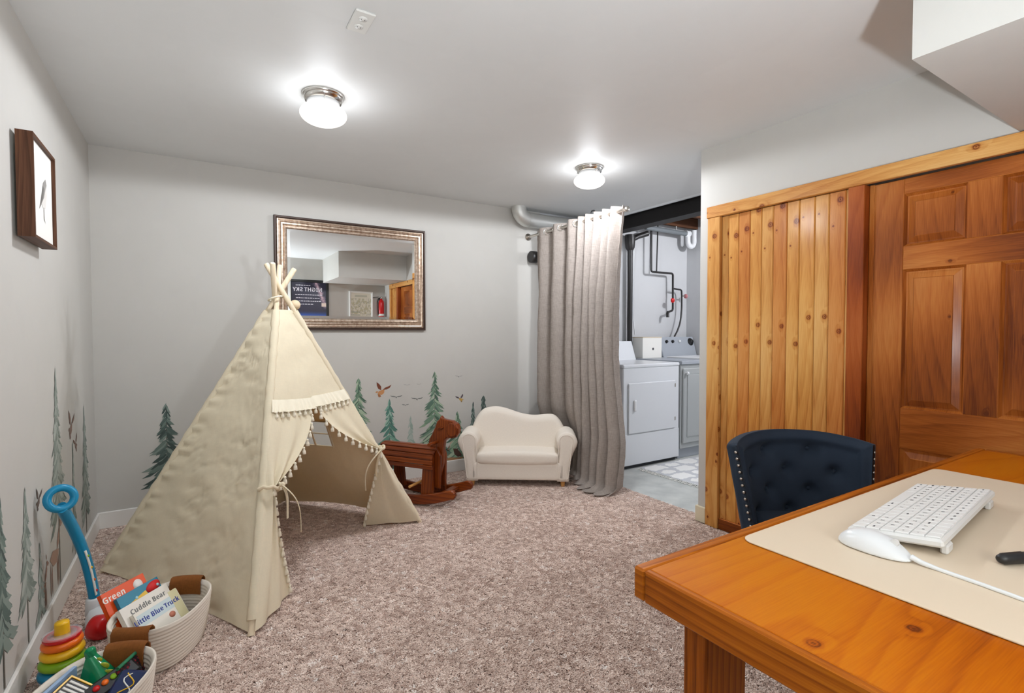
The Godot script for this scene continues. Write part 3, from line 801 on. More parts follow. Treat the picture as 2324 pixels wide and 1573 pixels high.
	# door flaps: the free edge follows a path of (u, y); at the tie all is gathered to the pole
	var flap := func(side: int, path: Array, tie_y: float, floor_to: Vector3) -> void:
		var rows := 70; var cols := 36
		var g := []
		var curve := Curve.new()
		curve.min_value = -1; curve.max_value = 2
		for q in path: curve.add_point(Vector2(q[1] / 1.0, q[0]))
		var pole := "F" if side < 0 else "R"
		for i in rows + 1:
			var r := []
			var k := float(i) / rows
			for j in cols + 1:
				var s := float(j) / cols     # 0 at the pole, 1 at the free edge
				# top row lies on the valance line, lower rows fall to the tie, then to the floor
				var p: Vector3
				var gather: float
				if k < 0.5:
					var q := k / 0.5
					var ue: float = path[0][0]
					var u0: float = (ue * s) if side < 0 else (1.0 - (1.0 - ue) * s)
					var yt := 0.875
					var a: Vector3 = FR.call(u0, yt, 0.012)
					var tp: Vector3 = FR.call(0.03 if side < 0 else 0.97, tie_y, 0.030 + 0.016 * s)
					# cubic sag: the cloth hangs down first, then is drawn to the pole
					var c1: Vector3 = FR.call(u0, lerpf(yt, tie_y, 0.50), 0.018)
					var c2: Vector3 = FR.call(lerpf(u0, 0.03 if side < 0 else 0.97, 0.72), lerpf(yt, tie_y, 0.86), 0.03)
					p = a.bezier_interpolate(c1, c2, tp, q)
					gather = q * q
				else:
					var q := (k - 0.5) / 0.5
					var tp: Vector3 = FR.call(0.03 if side < 0 else 0.97, tie_y, 0.030 + 0.016 * s)
					var f0: Vector3 = FR.call(0.012 if side < 0 else 0.988, 0.012, 0.03)
					var fe := floor_to - org
					var b := f0.lerp(fe, s)
					var c1 := tp.lerp(b, 0.25) + Vector3(0, -0.05, 0)
					var c2 := tp.lerp(b, 0.8)
					p = tp.bezier_interpolate(c1, c2, b, q)
					gather = (1.0 - q) * (1.0 - q) * 0.7 + 0.55 * q
				var n: Vector3 = (FR.call(0.5, 0.5, 1.0) as Vector3) - (FR.call(0.5, 0.5, 0.0) as Vector3)
				var amp := 0.004 + 0.020 * gather * (1.0 - 0.4 * s) * (1.0 - exp(-absf(k - 0.5) * 40.0) * 0.55)
				p += n * amp * sin(s * 13.0 + 0.9 * sin(k * 7.0)) * smoothstep(0.0, 0.12, s)
				var yy := lerpf(0.875, tie_y, k / 0.5) if k < 0.5 else lerpf(tie_y, 0.012, (k - 0.5) / 0.5)
				p = (FR.call(0.0 if side < 0 else 1.0, yy, 0.019) as Vector3).lerp(p, smoothstep(0.0, 0.22, s))
				r.append(p)
			g.append(r)
		var fl := part(t, "door_flap", mb().sheet(g, 0.002).mesh(), M.canvas)
		var edge := []
		for i in range(2, rows - 1): edge.append((g[i][cols] as Vector3))
		# a hem ribbon and tassels along the free edge
		var gap := 0.0
		for i in range(1, edge.size()):
			gap += ((edge[i] as Vector3) - (edge[i - 1] as Vector3)).length()
			if gap > 0.038:
				gap = 0.0
				var nn: Vector3 = (FR.call(0.5, 0.5, 0.006) as Vector3) - (FR.call(0.5, 0.5, 0.0) as Vector3)
				part(fl, "tassel", bob, M.tassel, Transform3D(Basis(Vector3.UP, i * 0.7).scaled(Vector3.ONE * 1.12), (edge[i] as Vector3) + nn))
		# tie
		var c: Vector3 = at.call(pole, tie_y)
		var dirp: Vector3 = ((at.call(pole, tie_y + 0.1) as Vector3) - c).normalized()
		var bs := Basis(Quaternion(Vector3.UP, dirp))
		var loop := []
		var cen: Vector3 = c.lerp(FR.call(0.03 if side < 0 else 0.97, tie_y, 0.038), 0.6)
		for i in 20: loop.append(cen + bs * Vector3(cos(TAU * i / 20) * 0.043, 0.004 * sin(i * 2.0), sin(TAU * i / 20) * 0.043))
		part(t, "tie_band", mb().tube(loop, 0.007, 8, true, 1.3).mesh(), M.canvas)
		var kn: Vector3 = FR.call(0.06 if side < 0 else 0.94, tie_y, 0.075)
		part(t, "tie_knot", mb().lathe([Vector2(0, -0.014), Vector2(0.012, -0.008), Vector2(0.013, 0.004), Vector2(0.006, 0.012), Vector2(0, 0.014)], 10, Transform3D(Basis(), kn)).mesh(), M.canvas)
		for s in 2:
			var dr := Vector3((0.035 if side < 0 else -0.045) * (0.4 + s), 0, 0.01 * s)
			var pts := []
			for i in 12:
				var q := i / 11.0
				pts.append(kn + dr * (q + 0.35 * sin(q * PI)) * 1.6 + Vector3(0, 0.02 * sin(q * PI) - (0.17 + 0.07 * s) * q, 0.012 * sin(q * 5.0 + s)))
			part(t, "tie_ribbon", mb().tube(pts, 0.0085, 6, false, 0.25).mesh(), M.canvas)
	flap.call(-1, [[0.47, 0.87]], 0.508, Vector3(0.375, 0.012, -2.60))
	flap.call(1, [[0.53, 0.87]], 0.512, Vector3(0.91, 0.012, -3.27))
	# cord round the crossing and a wooden bead
	var lp := []
	for i in 24: lp.append(Vector3(0.41, 1.455, -3.21) - org + Vector3(cos(TAU * i / 24) * 0.036, 0.012 * sin(TAU * i / 24 + 1.0), sin(TAU * i / 24) * 0.048))
	part(t, "cord", mb().tube(lp, 0.005, 8, true).mesh(), M.trim_cloth)
	part(t, "wooden_ball", mb().lathe([Vector2(0, -0.031), Vector2(0.012, -0.0287), Vector2(0.022, -0.0218), Vector2(0.0287, -0.012), Vector2(0.031, 0), Vector2(0.0287, 0.012), Vector2(0.022, 0.0218), Vector2(0.012, 0.0287), Vector2(0, 0.031)], 20, T3(Vector3(0.53, 1.425, -3.30) - org)).mesh(1), pm(Color8(226, 204, 170), 0.6))

# ------------------------------------------------------------------ curtain
func build_curtain() -> void:
	var rx := 2.79; var ry := 2.185
	var rod := thing("curtain_rod", "brushed nickel curtain rod across the laundry opening", "curtain rod", Vector3(rx, ry, -4.1))
	part(rod, "rod", mb().tube([Vector3(0, 0, 0.0), Vector3(0, 0, 1.27)], 0.0125, 14).mesh(), M.nickel)
	part(rod, "wall_flange", mb().lathe([Vector2(0, 0), Vector2(0.034, 0), Vector2(0.034, 0.008), Vector2(0.018, 0.014), Vector2(0.018, 0.03), Vector2(0, 0.03)], 18, T3(Vector3(0, 0, -0.034), Vector3(90, 0, 0))).mesh(), M.nickel)
	part(rod, "finial", mb().lathe([Vector2(0, 0), Vector2(0.016, 0), Vector2(0.016, 0.02), Vector2(0.022, 0.03), Vector2(0.02, 0.045), Vector2(0, 0.05)], 16, T3(Vector3(0, 0, 1.265), Vector3(90, 0, 0))).mesh(), M.nickel)
	part(rod, "hook", mb().tube([Vector3(0, 0.012, 0.89), Vector3(0, 0.05, 0.89), Vector3(0.0, 0.066, 0.90), Vector3(0.0, 0.066, 0.925), Vector3(0, 0.055, 0.935)], 0.006, 8).mesh(), M.black)
	# cloth with grommets: wide folds to the left, packed folds to the right
	var zb := []; var ph := []
	var cols := 260; var rows := 60
	var g := []
	var top_y := 2.225
	for i in rows + 1:
		var r := []
		var k := float(i) / rows
		var y := lerpf(top_y, 0.045, minf(k / 0.955, 1.0))
		var spill := maxf(0.0, (k - 0.955) / 0.045)
		for j in cols + 1:
			var s := float(j) / cols
			var z := lerpf(-4.010, -2.845, s)
			var phase: float
			var amp: float
			if z < -3.40:
				phase = (z + 4.04) / 0.213 * TAU; amp = 0.042
			else:
				phase = 3.0 * TAU + pow((z + 3.40) / 0.555, 1.0) * 5.5 * TAU; amp = 0.052
			var fall := smoothstep(0.0, 0.5, k)
			phase += 0.5 * fall * nz.get_noise_2d(s * 5.0, 3.0 + k * 1.2)
			amp *= 0.85 + 0.45 * fall + 0.3 * nz.get_noise_2d(s * 6.0 + 20.0, k * 1.5)
			var x := rx + amp * sin(phase)
			var zz := z + 0.018 * cos(phase) * fall + 0.012 * nz.get_noise_2d(s * 9.0, k * 3.0) * fall
			zz += -0.07 * sin(PI * clampf(k / 0.8, 0, 1)) * s * s + 0.04 * smoothstep(0.7, 1.0, k) * (s - 0.55)
			x += 0.004 * nz.get_noise_2d(z * 14.0, y * 9.0) - 0.05 * smoothstep(0.75, 1.0, k) * s
			x += 0.11 * smoothstep(0.70, 0.86, k) * smoothstep(-4.1, -3.85, z) * smoothstep(-3.22, -3.45, z)
			y = y if spill <= 0.0 else 0.045 - 0.037 * minf(spill * 1.6, 1.0)
			r.append(Vector3(x - spill * (0.05 + 0.07 * s + 0.05 * nz.get_noise_1d(s * 8.0)), y + (0.012 * (1.0 + nz.get_noise_2d(s * 16.0, 4.0)) * spill), zz + 0.03 * spill * nz.get_noise_1d(s * 9.0 + 40.0)))
		g.append(r)
	var cu := thing("curtain", "taupe linen grommet curtain drawn to one side of the opening", "curtain", Vector3.ZERO)
	part(cu, "cloth", mb().sheet(g, 0.002).mesh(), M.linen)
	# a hem seam near the top and the grommets
	for n in range(1, 7):
		var q := -4.04 + 0.1065 * n
		var tan := Vector3(0.78 * (1.0 if n % 2 == 0 else -1.0), 0, 0.63)
		var lp := []
		for i in 20: lp.append(Vector3(rx, ry, q) + Vector3(0, sin(TAU * i / 20) * 0.027, 0) + tan * cos(TAU * i / 20) * 0.027)
		part(cu, "grommet", mb().tube(lp, 0.006, 8, true).mesh(), M.chrome)

# ------------------------------------------------------------------ toddler sofa
func build_sofa() -> void:
	var t := thing("toddler_sofa", "small cream upholstered sofa with a wavy hump back", "sofa", Vector3(2.305, 0, -3.567), atan2(-0.575, 0.82))
	t.scale = Vector3(1.10, 1.01, 0.86)
	var y0 := 0.055
	var base := func(p: Vector3) -> float: return rboxd(p - Vector3(0, 0.128, 0.015), Vector3(0.36, 0.072, 0.175), 0.016)
	part(t, "base", mb().nets(base, Vector3(-0.40, 0.03, -0.2), Vector3(0.40, 0.23, 0.22), 0.011).mesh(), M.boucle)
	var seat := func(p: Vector3) -> float:
		var q := p - Vector3(0, 0.232, 0.02)
		var puff := 0.014 * cos(clampf(q.x / 0.31, -1, 1) * PI / 2)
		return rboxd(q * Vector3(1, 1.0, 1), Vector3(0.305, 0.047 + puff * 0.7, 0.185), 0.036)
	part(t, "seat_cushion", mb().nets(seat, Vector3(-0.34, 0.16, -0.2), Vector3(0.34, 0.32, 0.24), 0.011).mesh(), M.boucle)
	var back := func(p: Vector3) -> float:
		var x := p.x / 0.36
		var topy := 0.532 + 0.078 * exp(-pow((x + 0.50) / 0.50, 2.0)) + 0.016 * exp(-pow((x - 0.68) / 0.26, 2.0))
		topy -= 0.17 * pow(maxf(0.0, absf(x) - 0.72) / 0.36, 2.0)
		var lean := (p.y - 0.2) * 0.12
		var q := Vector3(p.x, p.y - (topy + 0.08) / 2, p.z + 0.115 + lean)
		return rboxd(q, Vector3(0.385, (topy - 0.08) / 2, 0.062), 0.058) * 0.85
	part(t, "backrest", mb().nets(back, Vector3(-0.42, 0.05, -0.33), Vector3(0.42, 0.66, 0.04), 0.011).mesh(), M.boucle)
	for s: float in [-1.0, 1.0]:
		var arm := func(p: Vector3) -> float:
			# rolled top over a body that narrows to the floor
			var roll := Vector2(p.x - s * 0.365, p.y - 0.375).length() - 0.072
			var zc := absf(p.z - 0.015) - 0.175
			var lean := s * (0.335 + 0.03 * smoothstep(0.1, 0.35, p.y))
			var body := maxf(absf(p.x - lean) - (0.046 + 0.012 * smoothstep(0.2, 0.36, p.y)), absf(p.y - 0.2) - 0.155)
			var d := smin(roll, body, 0.05)
			var q := Vector2(maxf(d + 0.025, 0), maxf(zc + 0.025, 0))
			return q.length() + minf(maxf(d + 0.025, zc + 0.025), 0.0) - 0.025
		part(t, "armrest", mb().nets(arm, Vector3(s * 0.365 - 0.11, 0.03, -0.2), Vector3(s * 0.365 + 0.11, 0.47, 0.24), 0.010).mesh(), M.boucle)
		# welt that outlines the front of the arm
		var w := []
		for i in 26:
			var a := -0.55 + (PI + 0.75) * i / 25.0
			w.append(Vector3(s * (0.360 + 0.050 * cos(a)), 0.375 + 0.05 * sin(a), 0.188))
		w.push_front(Vector3(s * 0.374, 0.08, 0.189)); w.push_front(Vector3(s * 0.366, 0.07, 0.188))
		w.append(Vector3(s * 0.296, 0.24, 0.189)); w.append(Vector3(s * 0.298, 0.08, 0.188))
		part(t, "arm_piping", mb().tube(w, 0.004, 6).mesh(), M.boucle)
		for z in [0.15, -0.13]:
			part(t, "leg", mb().lathe([Vector2(0, 0), Vector2(0.012, 0), Vector2(0.02, 0.06), Vector2(0, 0.06)], 14, T3(Vector3(s * 0.335, 0, z)), 1, 1, [1, 2]).mesh(), M.leg_oak)

# ------------------------------------------------------------------ rocking horse
func build_horse() -> void:
	var t := thing("rocking_horse", "dark brown wooden rocking horse beside the tent", "rocking horse", Vector3(1.405, 0, -3.62), atan2(-0.83, 0.56))
	# local x is forwards, z is to its right
	for s: float in [-1.0, 1.0]:
		var po := PackedVector2Array()
		for i in 25:
			var q := -1.0 + 2.0 * i / 24.0
			po.append(Vector2(q * 0.40, 0.010 + 0.075 * pow(absf(q), 2.2)))
		for i in 7:
			var a := -PI / 2 + PI * i / 6.0
			po.append(Vector2(0.405 + 0.03 * cos(a), 0.117 + 0.032 * sin(a)))
		for i in 21:
			var q := 1.0 - 2.0 * i / 20.0
			po.append(Vector2(q * 0.38, 0.078 + 0.070 * pow(absf(q), 2.0)))
		for i in 7:
			var a := PI / 2 + PI * i / 6.0
			po.append(Vector2(-0.405 + 0.03 * cos(a), 0.117 + 0.032 * sin(a)))
		part(t, "rocker", mb().extr(po, 0.032, 0.006, T3(Vector3(0, 0, s * 0.125))).mesh(0, roff(), M.horse), M.horse)
		for x in [-0.20, 0.17]:
			part(t, "leg", mb().extr(PackedVector2Array([Vector2(x - 0.045, 0.06), Vector2(x + 0.055, 0.06), Vector2(x + 0.05, 0.30), Vector2(x - 0.04, 0.30)]), 0.03, 0.005, T3(Vector3(0, 0, s * 0.10), Vector3(s * -6, 0, 0))).mesh(1, roff(), M.horse), M.horse)
	for x in [-0.28, 0.30]:
		part(t, "cross_bar", mb().box(Vector3(x - 0.025, 0.085, -0.11), Vector3(x + 0.025, 0.105, 0.11), 0.003).mesh(2, roff(), M.horse), M.horse)
	# barrel of slats round two end boards
	for x in [-0.245, 0.195]:
		var pe := PackedVector2Array()
		for i in 24: pe.append(Vector2(cos(TAU * i / 24) * 0.098, 0.315 + sin(TAU * i / 24) * 0.092))
		part(t, "end_board", mb().extr(pe, 0.026, 0.004, Transform3D(Basis(Vector3.UP, PI / 2), Vector3(x, 0, 0))).mesh(1, roff(), M.horse), M.horse)
	for i in 11:
		var a := deg_to_rad(-20.0 + 220.0 * i / 10.0)
		var c := Vector3(-0.025, 0.315 + sin(a) * 0.098, cos(a) * 0.104)
		part(t, "slat", mb().box(Vector3(-0.25, -0.017, -0.007), Vector3(0.25, 0.017, 0.007), 0.004, Transform3D(Basis(Vector3.RIGHT, -a + PI / 2 + PI / 2), c)).mesh(0, roff(), M.horse), M.horse)
	# neck and head: one flat board with rounded edges, cheeks glued on
	var hd := PackedVector2Array([Vector2(0.135, 0.22), Vector2(0.235, 0.20), Vector2(0.262, 0.30), Vector2(0.268, 0.42), Vector2(0.278, 0.475), Vector2(0.30, 0.492), Vector2(0.335, 0.488), Vector2(0.372, 0.500), Vector2(0.394, 0.530), Vector2(0.395, 0.565), Vector2(0.378, 0.598), Vector2(0.345, 0.618), Vector2(0.30, 0.622), Vector2(0.262, 0.628), Vector2(0.245, 0.646), Vector2(0.236, 0.624), Vector2(0.214, 0.606), Vector2(0.196, 0.560), Vector2(0.170, 0.510), Vector2(0.146, 0.470), Vector2(0.136, 0.430), Vector2(0.142, 0.395)])
	var head := part(t, "head", mb().extr(hd, 0.042, 0.007).mesh(1, roff(), M.horse), M.horse)
	for s: float in [-1.0, 1.0]:
		var ck := PackedVector2Array()
		for i in 20: ck.append(Vector2(0.345 + cos(TAU * i / 20) * 0.042, 0.555 + sin(TAU * i / 20) * 0.05))
		part(head, "muzzle_disc", mb().extr(ck, 0.016, 0.004, T3(Vector3(0, 0, s * 0.027))).mesh(1, roff(), M.horse), M.horse)
		part(head, "ear", mb().extr(PackedVector2Array([Vector2(0.222, 0.545), Vector2(0.262, 0.552), Vector2(0.275, 0.566), Vector2(0.24, 0.572)]), 0.012, 0.003, T3(Vector3(0, 0, s * 0.025))).mesh(0, roff(), M.horse), M.horse)
		part(t, "chest_board", mb().extr(PackedVector2Array([Vector2(0.165, 0.13), Vector2(0.255, 0.12), Vector2(0.262, 0.36), Vector2(0.225, 0.42), Vector2(0.18, 0.40)]), 0.026, 0.005, T3(Vector3(0, 0, s * 0.036))).mesh(1, roff(), M.horse), M.horse)
	part(t, "grip_bar", mb().tube([Vector3(0.215, 0.455, -0.13), Vector3(0.215, 0.455, 0.13)], 0.012, 12).mesh(), M.horse)
	part(t, "foot_rest", mb().tube([Vector3(0.09, 0.155, -0.19), Vector3(0.09, 0.155, 0.19)], 0.010, 12).mesh(), M.leg_oak)

# ------------------------------------------------------------------ desk and what lies on it
func build_desk() -> void:
	var Y := 0.845
	var d := thing("desk", "honey-stained pine desk with thick edge boards", "desk", Vector3(0.657, 0, 0.10))
	var L := 1.70; var W := 0.74
	part(d, "top", mb().box(Vector3(0.0146, Y - 0.045, -W + 0.026), Vector3(L - 0.026, Y - 0.0008, -0.026), 0.001).mesh(0, Vector2(0.75, 0.02)), M.desk)
	part(d, "edge_board", mb().box(Vector3(0, Y - 0.057, -W + 0.0257), Vector3(0.014, Y, -0.0257), 0.003).mesh(2, roff(), M.desk_edge), M.desk_edge)
	part(d, "edge_board", mb().box(Vector3(L - 0.0253, Y - 0.057, -W + 0.0257), Vector3(L, Y, -0.0257), 0.004).mesh(2, roff(), M.desk_edge), M.desk_edge)
	part(d, "edge_board", mb().box(Vector3(0.0, Y - 0.057, -W), Vector3(L, Y, -W + 0.0253), 0.004).mesh(0, roff(), M.desk_edge), M.desk_edge)
	part(d, "edge_board", mb().box(Vector3(0.0, Y - 0.057, -0.0253), Vector3(L, Y, 0), 0.004).mesh(0, roff(), M.desk), M.desk)
	for x in [0.070, L - 0.19]:
		for z in [-W + 0.052, -0.105]:
			part(d, "leg", mb().box(Vector3(x, 0, z), Vector3(x + 0.112, Y - 0.045, z + 0.050), 0.004).mesh(1, roff(), M.desk_edge), M.desk_edge)
	# desk mat
	var pl := PackedVector2Array()
	for c in [[1.87, -0.20, 0], [1.87, 0.40, 1], [0.925, 0.40, 2], [0.925, -0.20, 3]]:
		pass
	var x0 := 0.918; var x1 := 1.885; var z0 := -0.607; var z1 := -0.11; var r := 0.026
	for q in [[x1 - r, z1 - r, 0], [x0 + r, z1 - r, 1], [x0 + r, z0 + r, 2], [x1 - r, z0 + r, 3]]:
		for i in 7:
			var a: float = PI / 2 * (q[2] + i / 6.0)
			pl.append(Vector2(q[0] + r * cos(a), q[1] + r * sin(a)))
	solo("desk_mat", mb().extr(pl, 0.003, 0.0008, Transform3D(Basis(Vector3.RIGHT, PI / 2), Vector3.ZERO)).mesh(), M.mat_pad, "large beige leather mat with rounded corners on the desk", "desk mat", Vector3(0, Y + 0.0015, 0))
	var YM := Y + 0.003
	# keyboard, its back raised on feet; local x to the typist's right, z towards the typist
	var kb := thing("keyboard", "white computer keyboard lying on the beige desk mat", "keyboard", Vector3(1.365, YM, -0.452), PI + deg_to_rad(6.0))
	var tilt := T3(Vector3(0, 0.018, 0), Vector3(7.5, 0, 0))
	part(kb, "case", mb().box(Vector3(-0.235, -0.009, -0.077), Vector3(0.235, 0.006, 0.077), 0.004, tilt).mesh(), M.key_body)
	for s in [-0.19, 0.19]:
		part(kb, "foot", mb().box(Vector3(s - 0.018, 0, -0.078), Vector3(s + 0.018, 0.018, -0.066), 0.003).mesh(), M.key_body)
	var rows := [["esc", "F1", "F2", "F3", "F4", "F5", "F6", "F7", "F8", "F9", "F10", "F11", "F12", "", "", "", "", ""], ["`", "1", "2", "3", "4", "5", "6", "7", "8", "9", "0", "-", "=", "del", "num", "/", "*", "-"], ["tab", "Q", "W", "E", "R", "T", "Y", "U", "I", "O", "P", "[", "]", "\\", "7", "8", "9", "+"], ["caps", "A", "S", "D", "F", "G", "H", "J", "K", "L", ";", "'", "ent", "", "4", "5", "6", ""], ["shift", "Z", "X", "C", "V", "B", "N", "M", ",", ".", "/", "", "", "", "1", "2", "3", "ent"], ["ctrl", "alt", "cmd", "", "", "", "", "", "", "cmd", "alt", "", "", "", "0", "", ".", ""]]
	var kw := 0.0252
	var kmesh := mb().box(Vector3(-0.0117, 0, -0.0110), Vector3(0.0117, 0.0036, 0.0110), 0.0010).mesh()
	var glyph := {}
	for i in 6:
		for j in 18:
			if i == 5 and j > 3 and j < 9: continue
			var x := -0.2142 + j * kw
			var z := -0.0605 + i * 0.0238
			var k := part(kb, "key", kmesh, M.key, tilt * Transform3D(Basis(), Vector3(x, 0.0055, z)))
			var s: String = rows[i][j]
			if s:
				if not glyph.has(s): glyph[s] = text(s, 0.0085 if s.length() == 1 else 0.0055, 0.0004)
				part(k, "legend", glyph[s], M.ink, Transform3D(Basis(Vector3.RIGHT, -PI / 2), Vector3(0, 0.0037, 0)))
	part(kb, "key", mb().box(Vector3(-0.0615, 0, -0.0110), Vector3(0.0615, 0.0036, 0.0110), 0.0010).mesh(), M.key, tilt * Transform3D(Basis(), Vector3(-0.2142 + 6 * kw, 0.0055, -0.0605 + 5 * 0.0238)))
	# mouse with cable; local -z is its front
	var mo := thing("computer_mouse", "white wired mouse on the mat in front of the keyboard", "mouse", Vector3(1.083, YM, -0.437), PI - 0.10)
	var shell := func(p: Vector3) -> float:
		var z := p.z / 0.062
		var w := 0.036 * (1.0 - 0.16 * z * z) * (1.0 - 0.12 * z * -1.0)
		var h := 0.034 * (1.0 - 0.42 * pow(absf(z - 0.25), 2.0))
		var q := Vector3(p.x / w, p.y / h, z)
		var e2 := pow(absf(q.x), 2.4) + pow(maxf(q.y, 0.0), 2.2) + pow(absf(q.z), 3.0)
		return maxf((pow(e2, 0.4) - 1.0) * 0.03, -p.y + 0.001)
	part(mo, "shell", mb().nets(shell, Vector3(-0.05, -0.006, -0.075), Vector3(0.05, 0.045, 0.075), 0.003).mesh(), M.white_gloss)
	part(mo, "base", mb().lathe([Vector2(0, 0), Vector2(0.9, 0), Vector2(0.96, 0.003), Vector2(0, 0.003)], 28, Transform3D(), 0.034, 0.060).mesh(), M.key_body)
	part(mo, "wheel", mb().tube([Vector3(-0.003, 0.026, -0.034), Vector3(0.003, 0.026, -0.034)], 0.006, 14).mesh(), M.key_body)
	var cp := [Vector3(0, 0.010, -0.060), Vector3(0.0, 0.006, -0.075), Vector3(-0.004, 0.003, -0.10), Vector3(-0.004, 0.003, -0.16), Vector3(0.0, 0.003, -0.24), Vector3(0.01, 0.003, -0.32)]
	part(mo, "cable", mb().tube(cp, [0.005, 0.0045, 0.0035, 0.0033, 0.0033, 0.0033], 10).mesh(), M.white_gloss)
	# black pen
	var pe := thing("marker_pen", "black marker pen lying on the mat near the cable", "pen", Vector3(1.215, YM + 0.0105, -0.282), -atan2(0.42, 0.9))
	part(pe, "barrel", mb().tube([Vector3(0.02, 0, 0), Vector3(0.13, 0, 0), Vector3(0.135, 0, 0)], [0.0095, 0.0095, 0.008], 14).mesh(), M.black)
	part(pe, "cap", mb().tube([Vector3(-0.022, 0, 0), Vector3(-0.02, 0, 0), Vector3(-0.012, 0, 0), Vector3(0.025, 0, 0)], [0.004, 0.007, 0.0098, 0.0105], 14).mesh(), M.black)

# ------------------------------------------------------------------ blue velvet chair
func build_chair() -> void:
	var pos := Vector3(2.085, 0, -1.03)
	var t := thing("velvet_chair", "navy velvet button-tufted chair tucked behind the desk", "chair", pos, atan2(-0.55, 0.84))
	# local z is forwards, x to the viewer's right
	var but := []
	for rr in 4:
		var y := 0.735 - rr * 0.085
		var n := 2 if rr % 2 == 0 else 3
		for i in n: but.append(Vector2((i - (n - 1) / 2.0) * 0.18, y))
	var half := 0.28
	var front := func(s: float, k: float) -> Vector3:   # s -1..1 across, k 0 bottom .. 1 top
		var crown := 0.035 * (1.0 - pow(absf(s), 2.2))
		var y := lerpf(0.40, 0.79 + crown, k)
		var w := half * (0.80 + 0.20 * k)
		var a := s * 1.12
		var x := sin(a) / sin(1.12) * w
		var z := -0.20 - 0.07 * k + (1.0 - cos(a)) * 0.27
		var al := s * half * 1.15
		var dd := 0.0
		for b in but:
			var q := Vector2(al - b.x, y - b.y).length()
			dd += 0.030 * exp(-pow(q / 0.025, 2.0)) + 0.012 * exp(-pow(q / 0.06, 2.0))
		var inn := Vector3(-sin(a) * 0.8, 0, cos(a))
		# rolled rim
		var edge := maxf(smoothstep(0.80, 1.0, absf(s)), smoothstep(0.84, 1.0, k))
		return Vector3(x, y, z) - inn * dd + inn * (0.016 * sin(edge * PI))
	var m := mb()
	var NC := 96; var NR := 64
	var F := []; var K := []
	for i in NR + 1:
		var fr := []; var kr := []
		for j in NC + 1:
			var s := -1.0 + 2.0 * j / NC; var k := float(i) / NR
			var p: Vector3 = front.call(s, k)
			var a := s * 1.12
			var ex := minf(minf((1.0 - absf(s)) / 0.10, (1.0 - k) / 0.09), 1.0)
			var th := 0.07 * sqrt(maxf(0.0, 1.0 - pow(1.0 - clampf(ex, 0, 1), 2.0)))
			fr.append(p); kr.append(p - Vector3(-sin(a) * 0.85, 0, cos(a)) * (th + 0.0005))
		F.append(fr); K.append(kr)
	for i in NR:
		for j in NC:
			m.quad(F[i][j], F[i][j + 1], F[i + 1][j + 1], F[i + 1][j], 1)
			m.quad(K[i][j], K[i + 1][j], K[i + 1][j + 1], K[i][j + 1], 1)
	for j in NC:
		m.quad(F[NR][j], F[NR][j + 1], K[NR][j + 1], K[NR][j], 1)
		m.quad(F[0][j + 1], F[0][j], K[0][j], K[0][j + 1], 2)
	for i in NR:
		m.quad(F[i + 1][0], F[i][0], K[i][0], K[i + 1][0], 1)
		m.quad(F[i][NC], F[i + 1][NC], K[i + 1][NC], K[i][NC], 1)
	m.fix(0)
	var bk := part(t, "backrest", m.mesh(), M.velvet)
	var bm := mb().lathe([Vector2(0, -0.004), Vector2(0.011, -0.003), Vector2(0.010, 0.003), Vector2(0.004, 0.006), Vector2(0, 0.0065)], 14).mesh()
	for b in but:
		var p: Vector3 = front.call(clampf(b.x / (half * 1.15), -0.95, 0.95), clampf((b.y - 0.40) / 0.42, 0, 1))
		part(bk, "button", bm, M.velvet, Transform3D(Basis(Vector3.RIGHT, PI / 2), p))
	var nm := mb().lathe([Vector2(0, -0.002), Vector2(0.007, -0.002), Vector2(0.006, 0.0025), Vector2(0, 0.005)], 10).mesh()
	for s: float in [-1.0, 1.0]:
		for i in 13:
			var k := 0.10 + i * 0.068
			var p: Vector3 = (front.call(s * 0.985, k) as Vector3).lerp(front.call(s * 0.90, k), -0.15)
			var a: float = s * 1.12
			var outv := Vector3(s * 0.75, 0, 0.66)
			part(bk, "nailhead", nm, M.nickel, Transform3D(Basis(Quaternion(Vector3.UP, outv.normalized())), p + outv * 0.003 - Vector3(-sin(a) * 0.85, 0, cos(a)) * 0.01))
	var seat := func(p: Vector3) -> float: return rboxd(p - Vector3(0, 0.425, 0.02), Vector3(0.205, 0.065, 0.235), 0.04)
	part(t, "seat", mb().nets(seat, Vector3(-0.3, 0.33, -0.26), Vector3(0.3, 0.52, 0.3), 0.014).mesh(), M.velvet)
	for x in [-0.17, 0.17]:
		for z in [-0.17, 0.21]:
			part(t, "leg", mb().tube([Vector3(x * 1.08, 0, z * 1.08), Vector3(x, 0.37, z)], [0.014, 0.024], 10).mesh(), M.black)

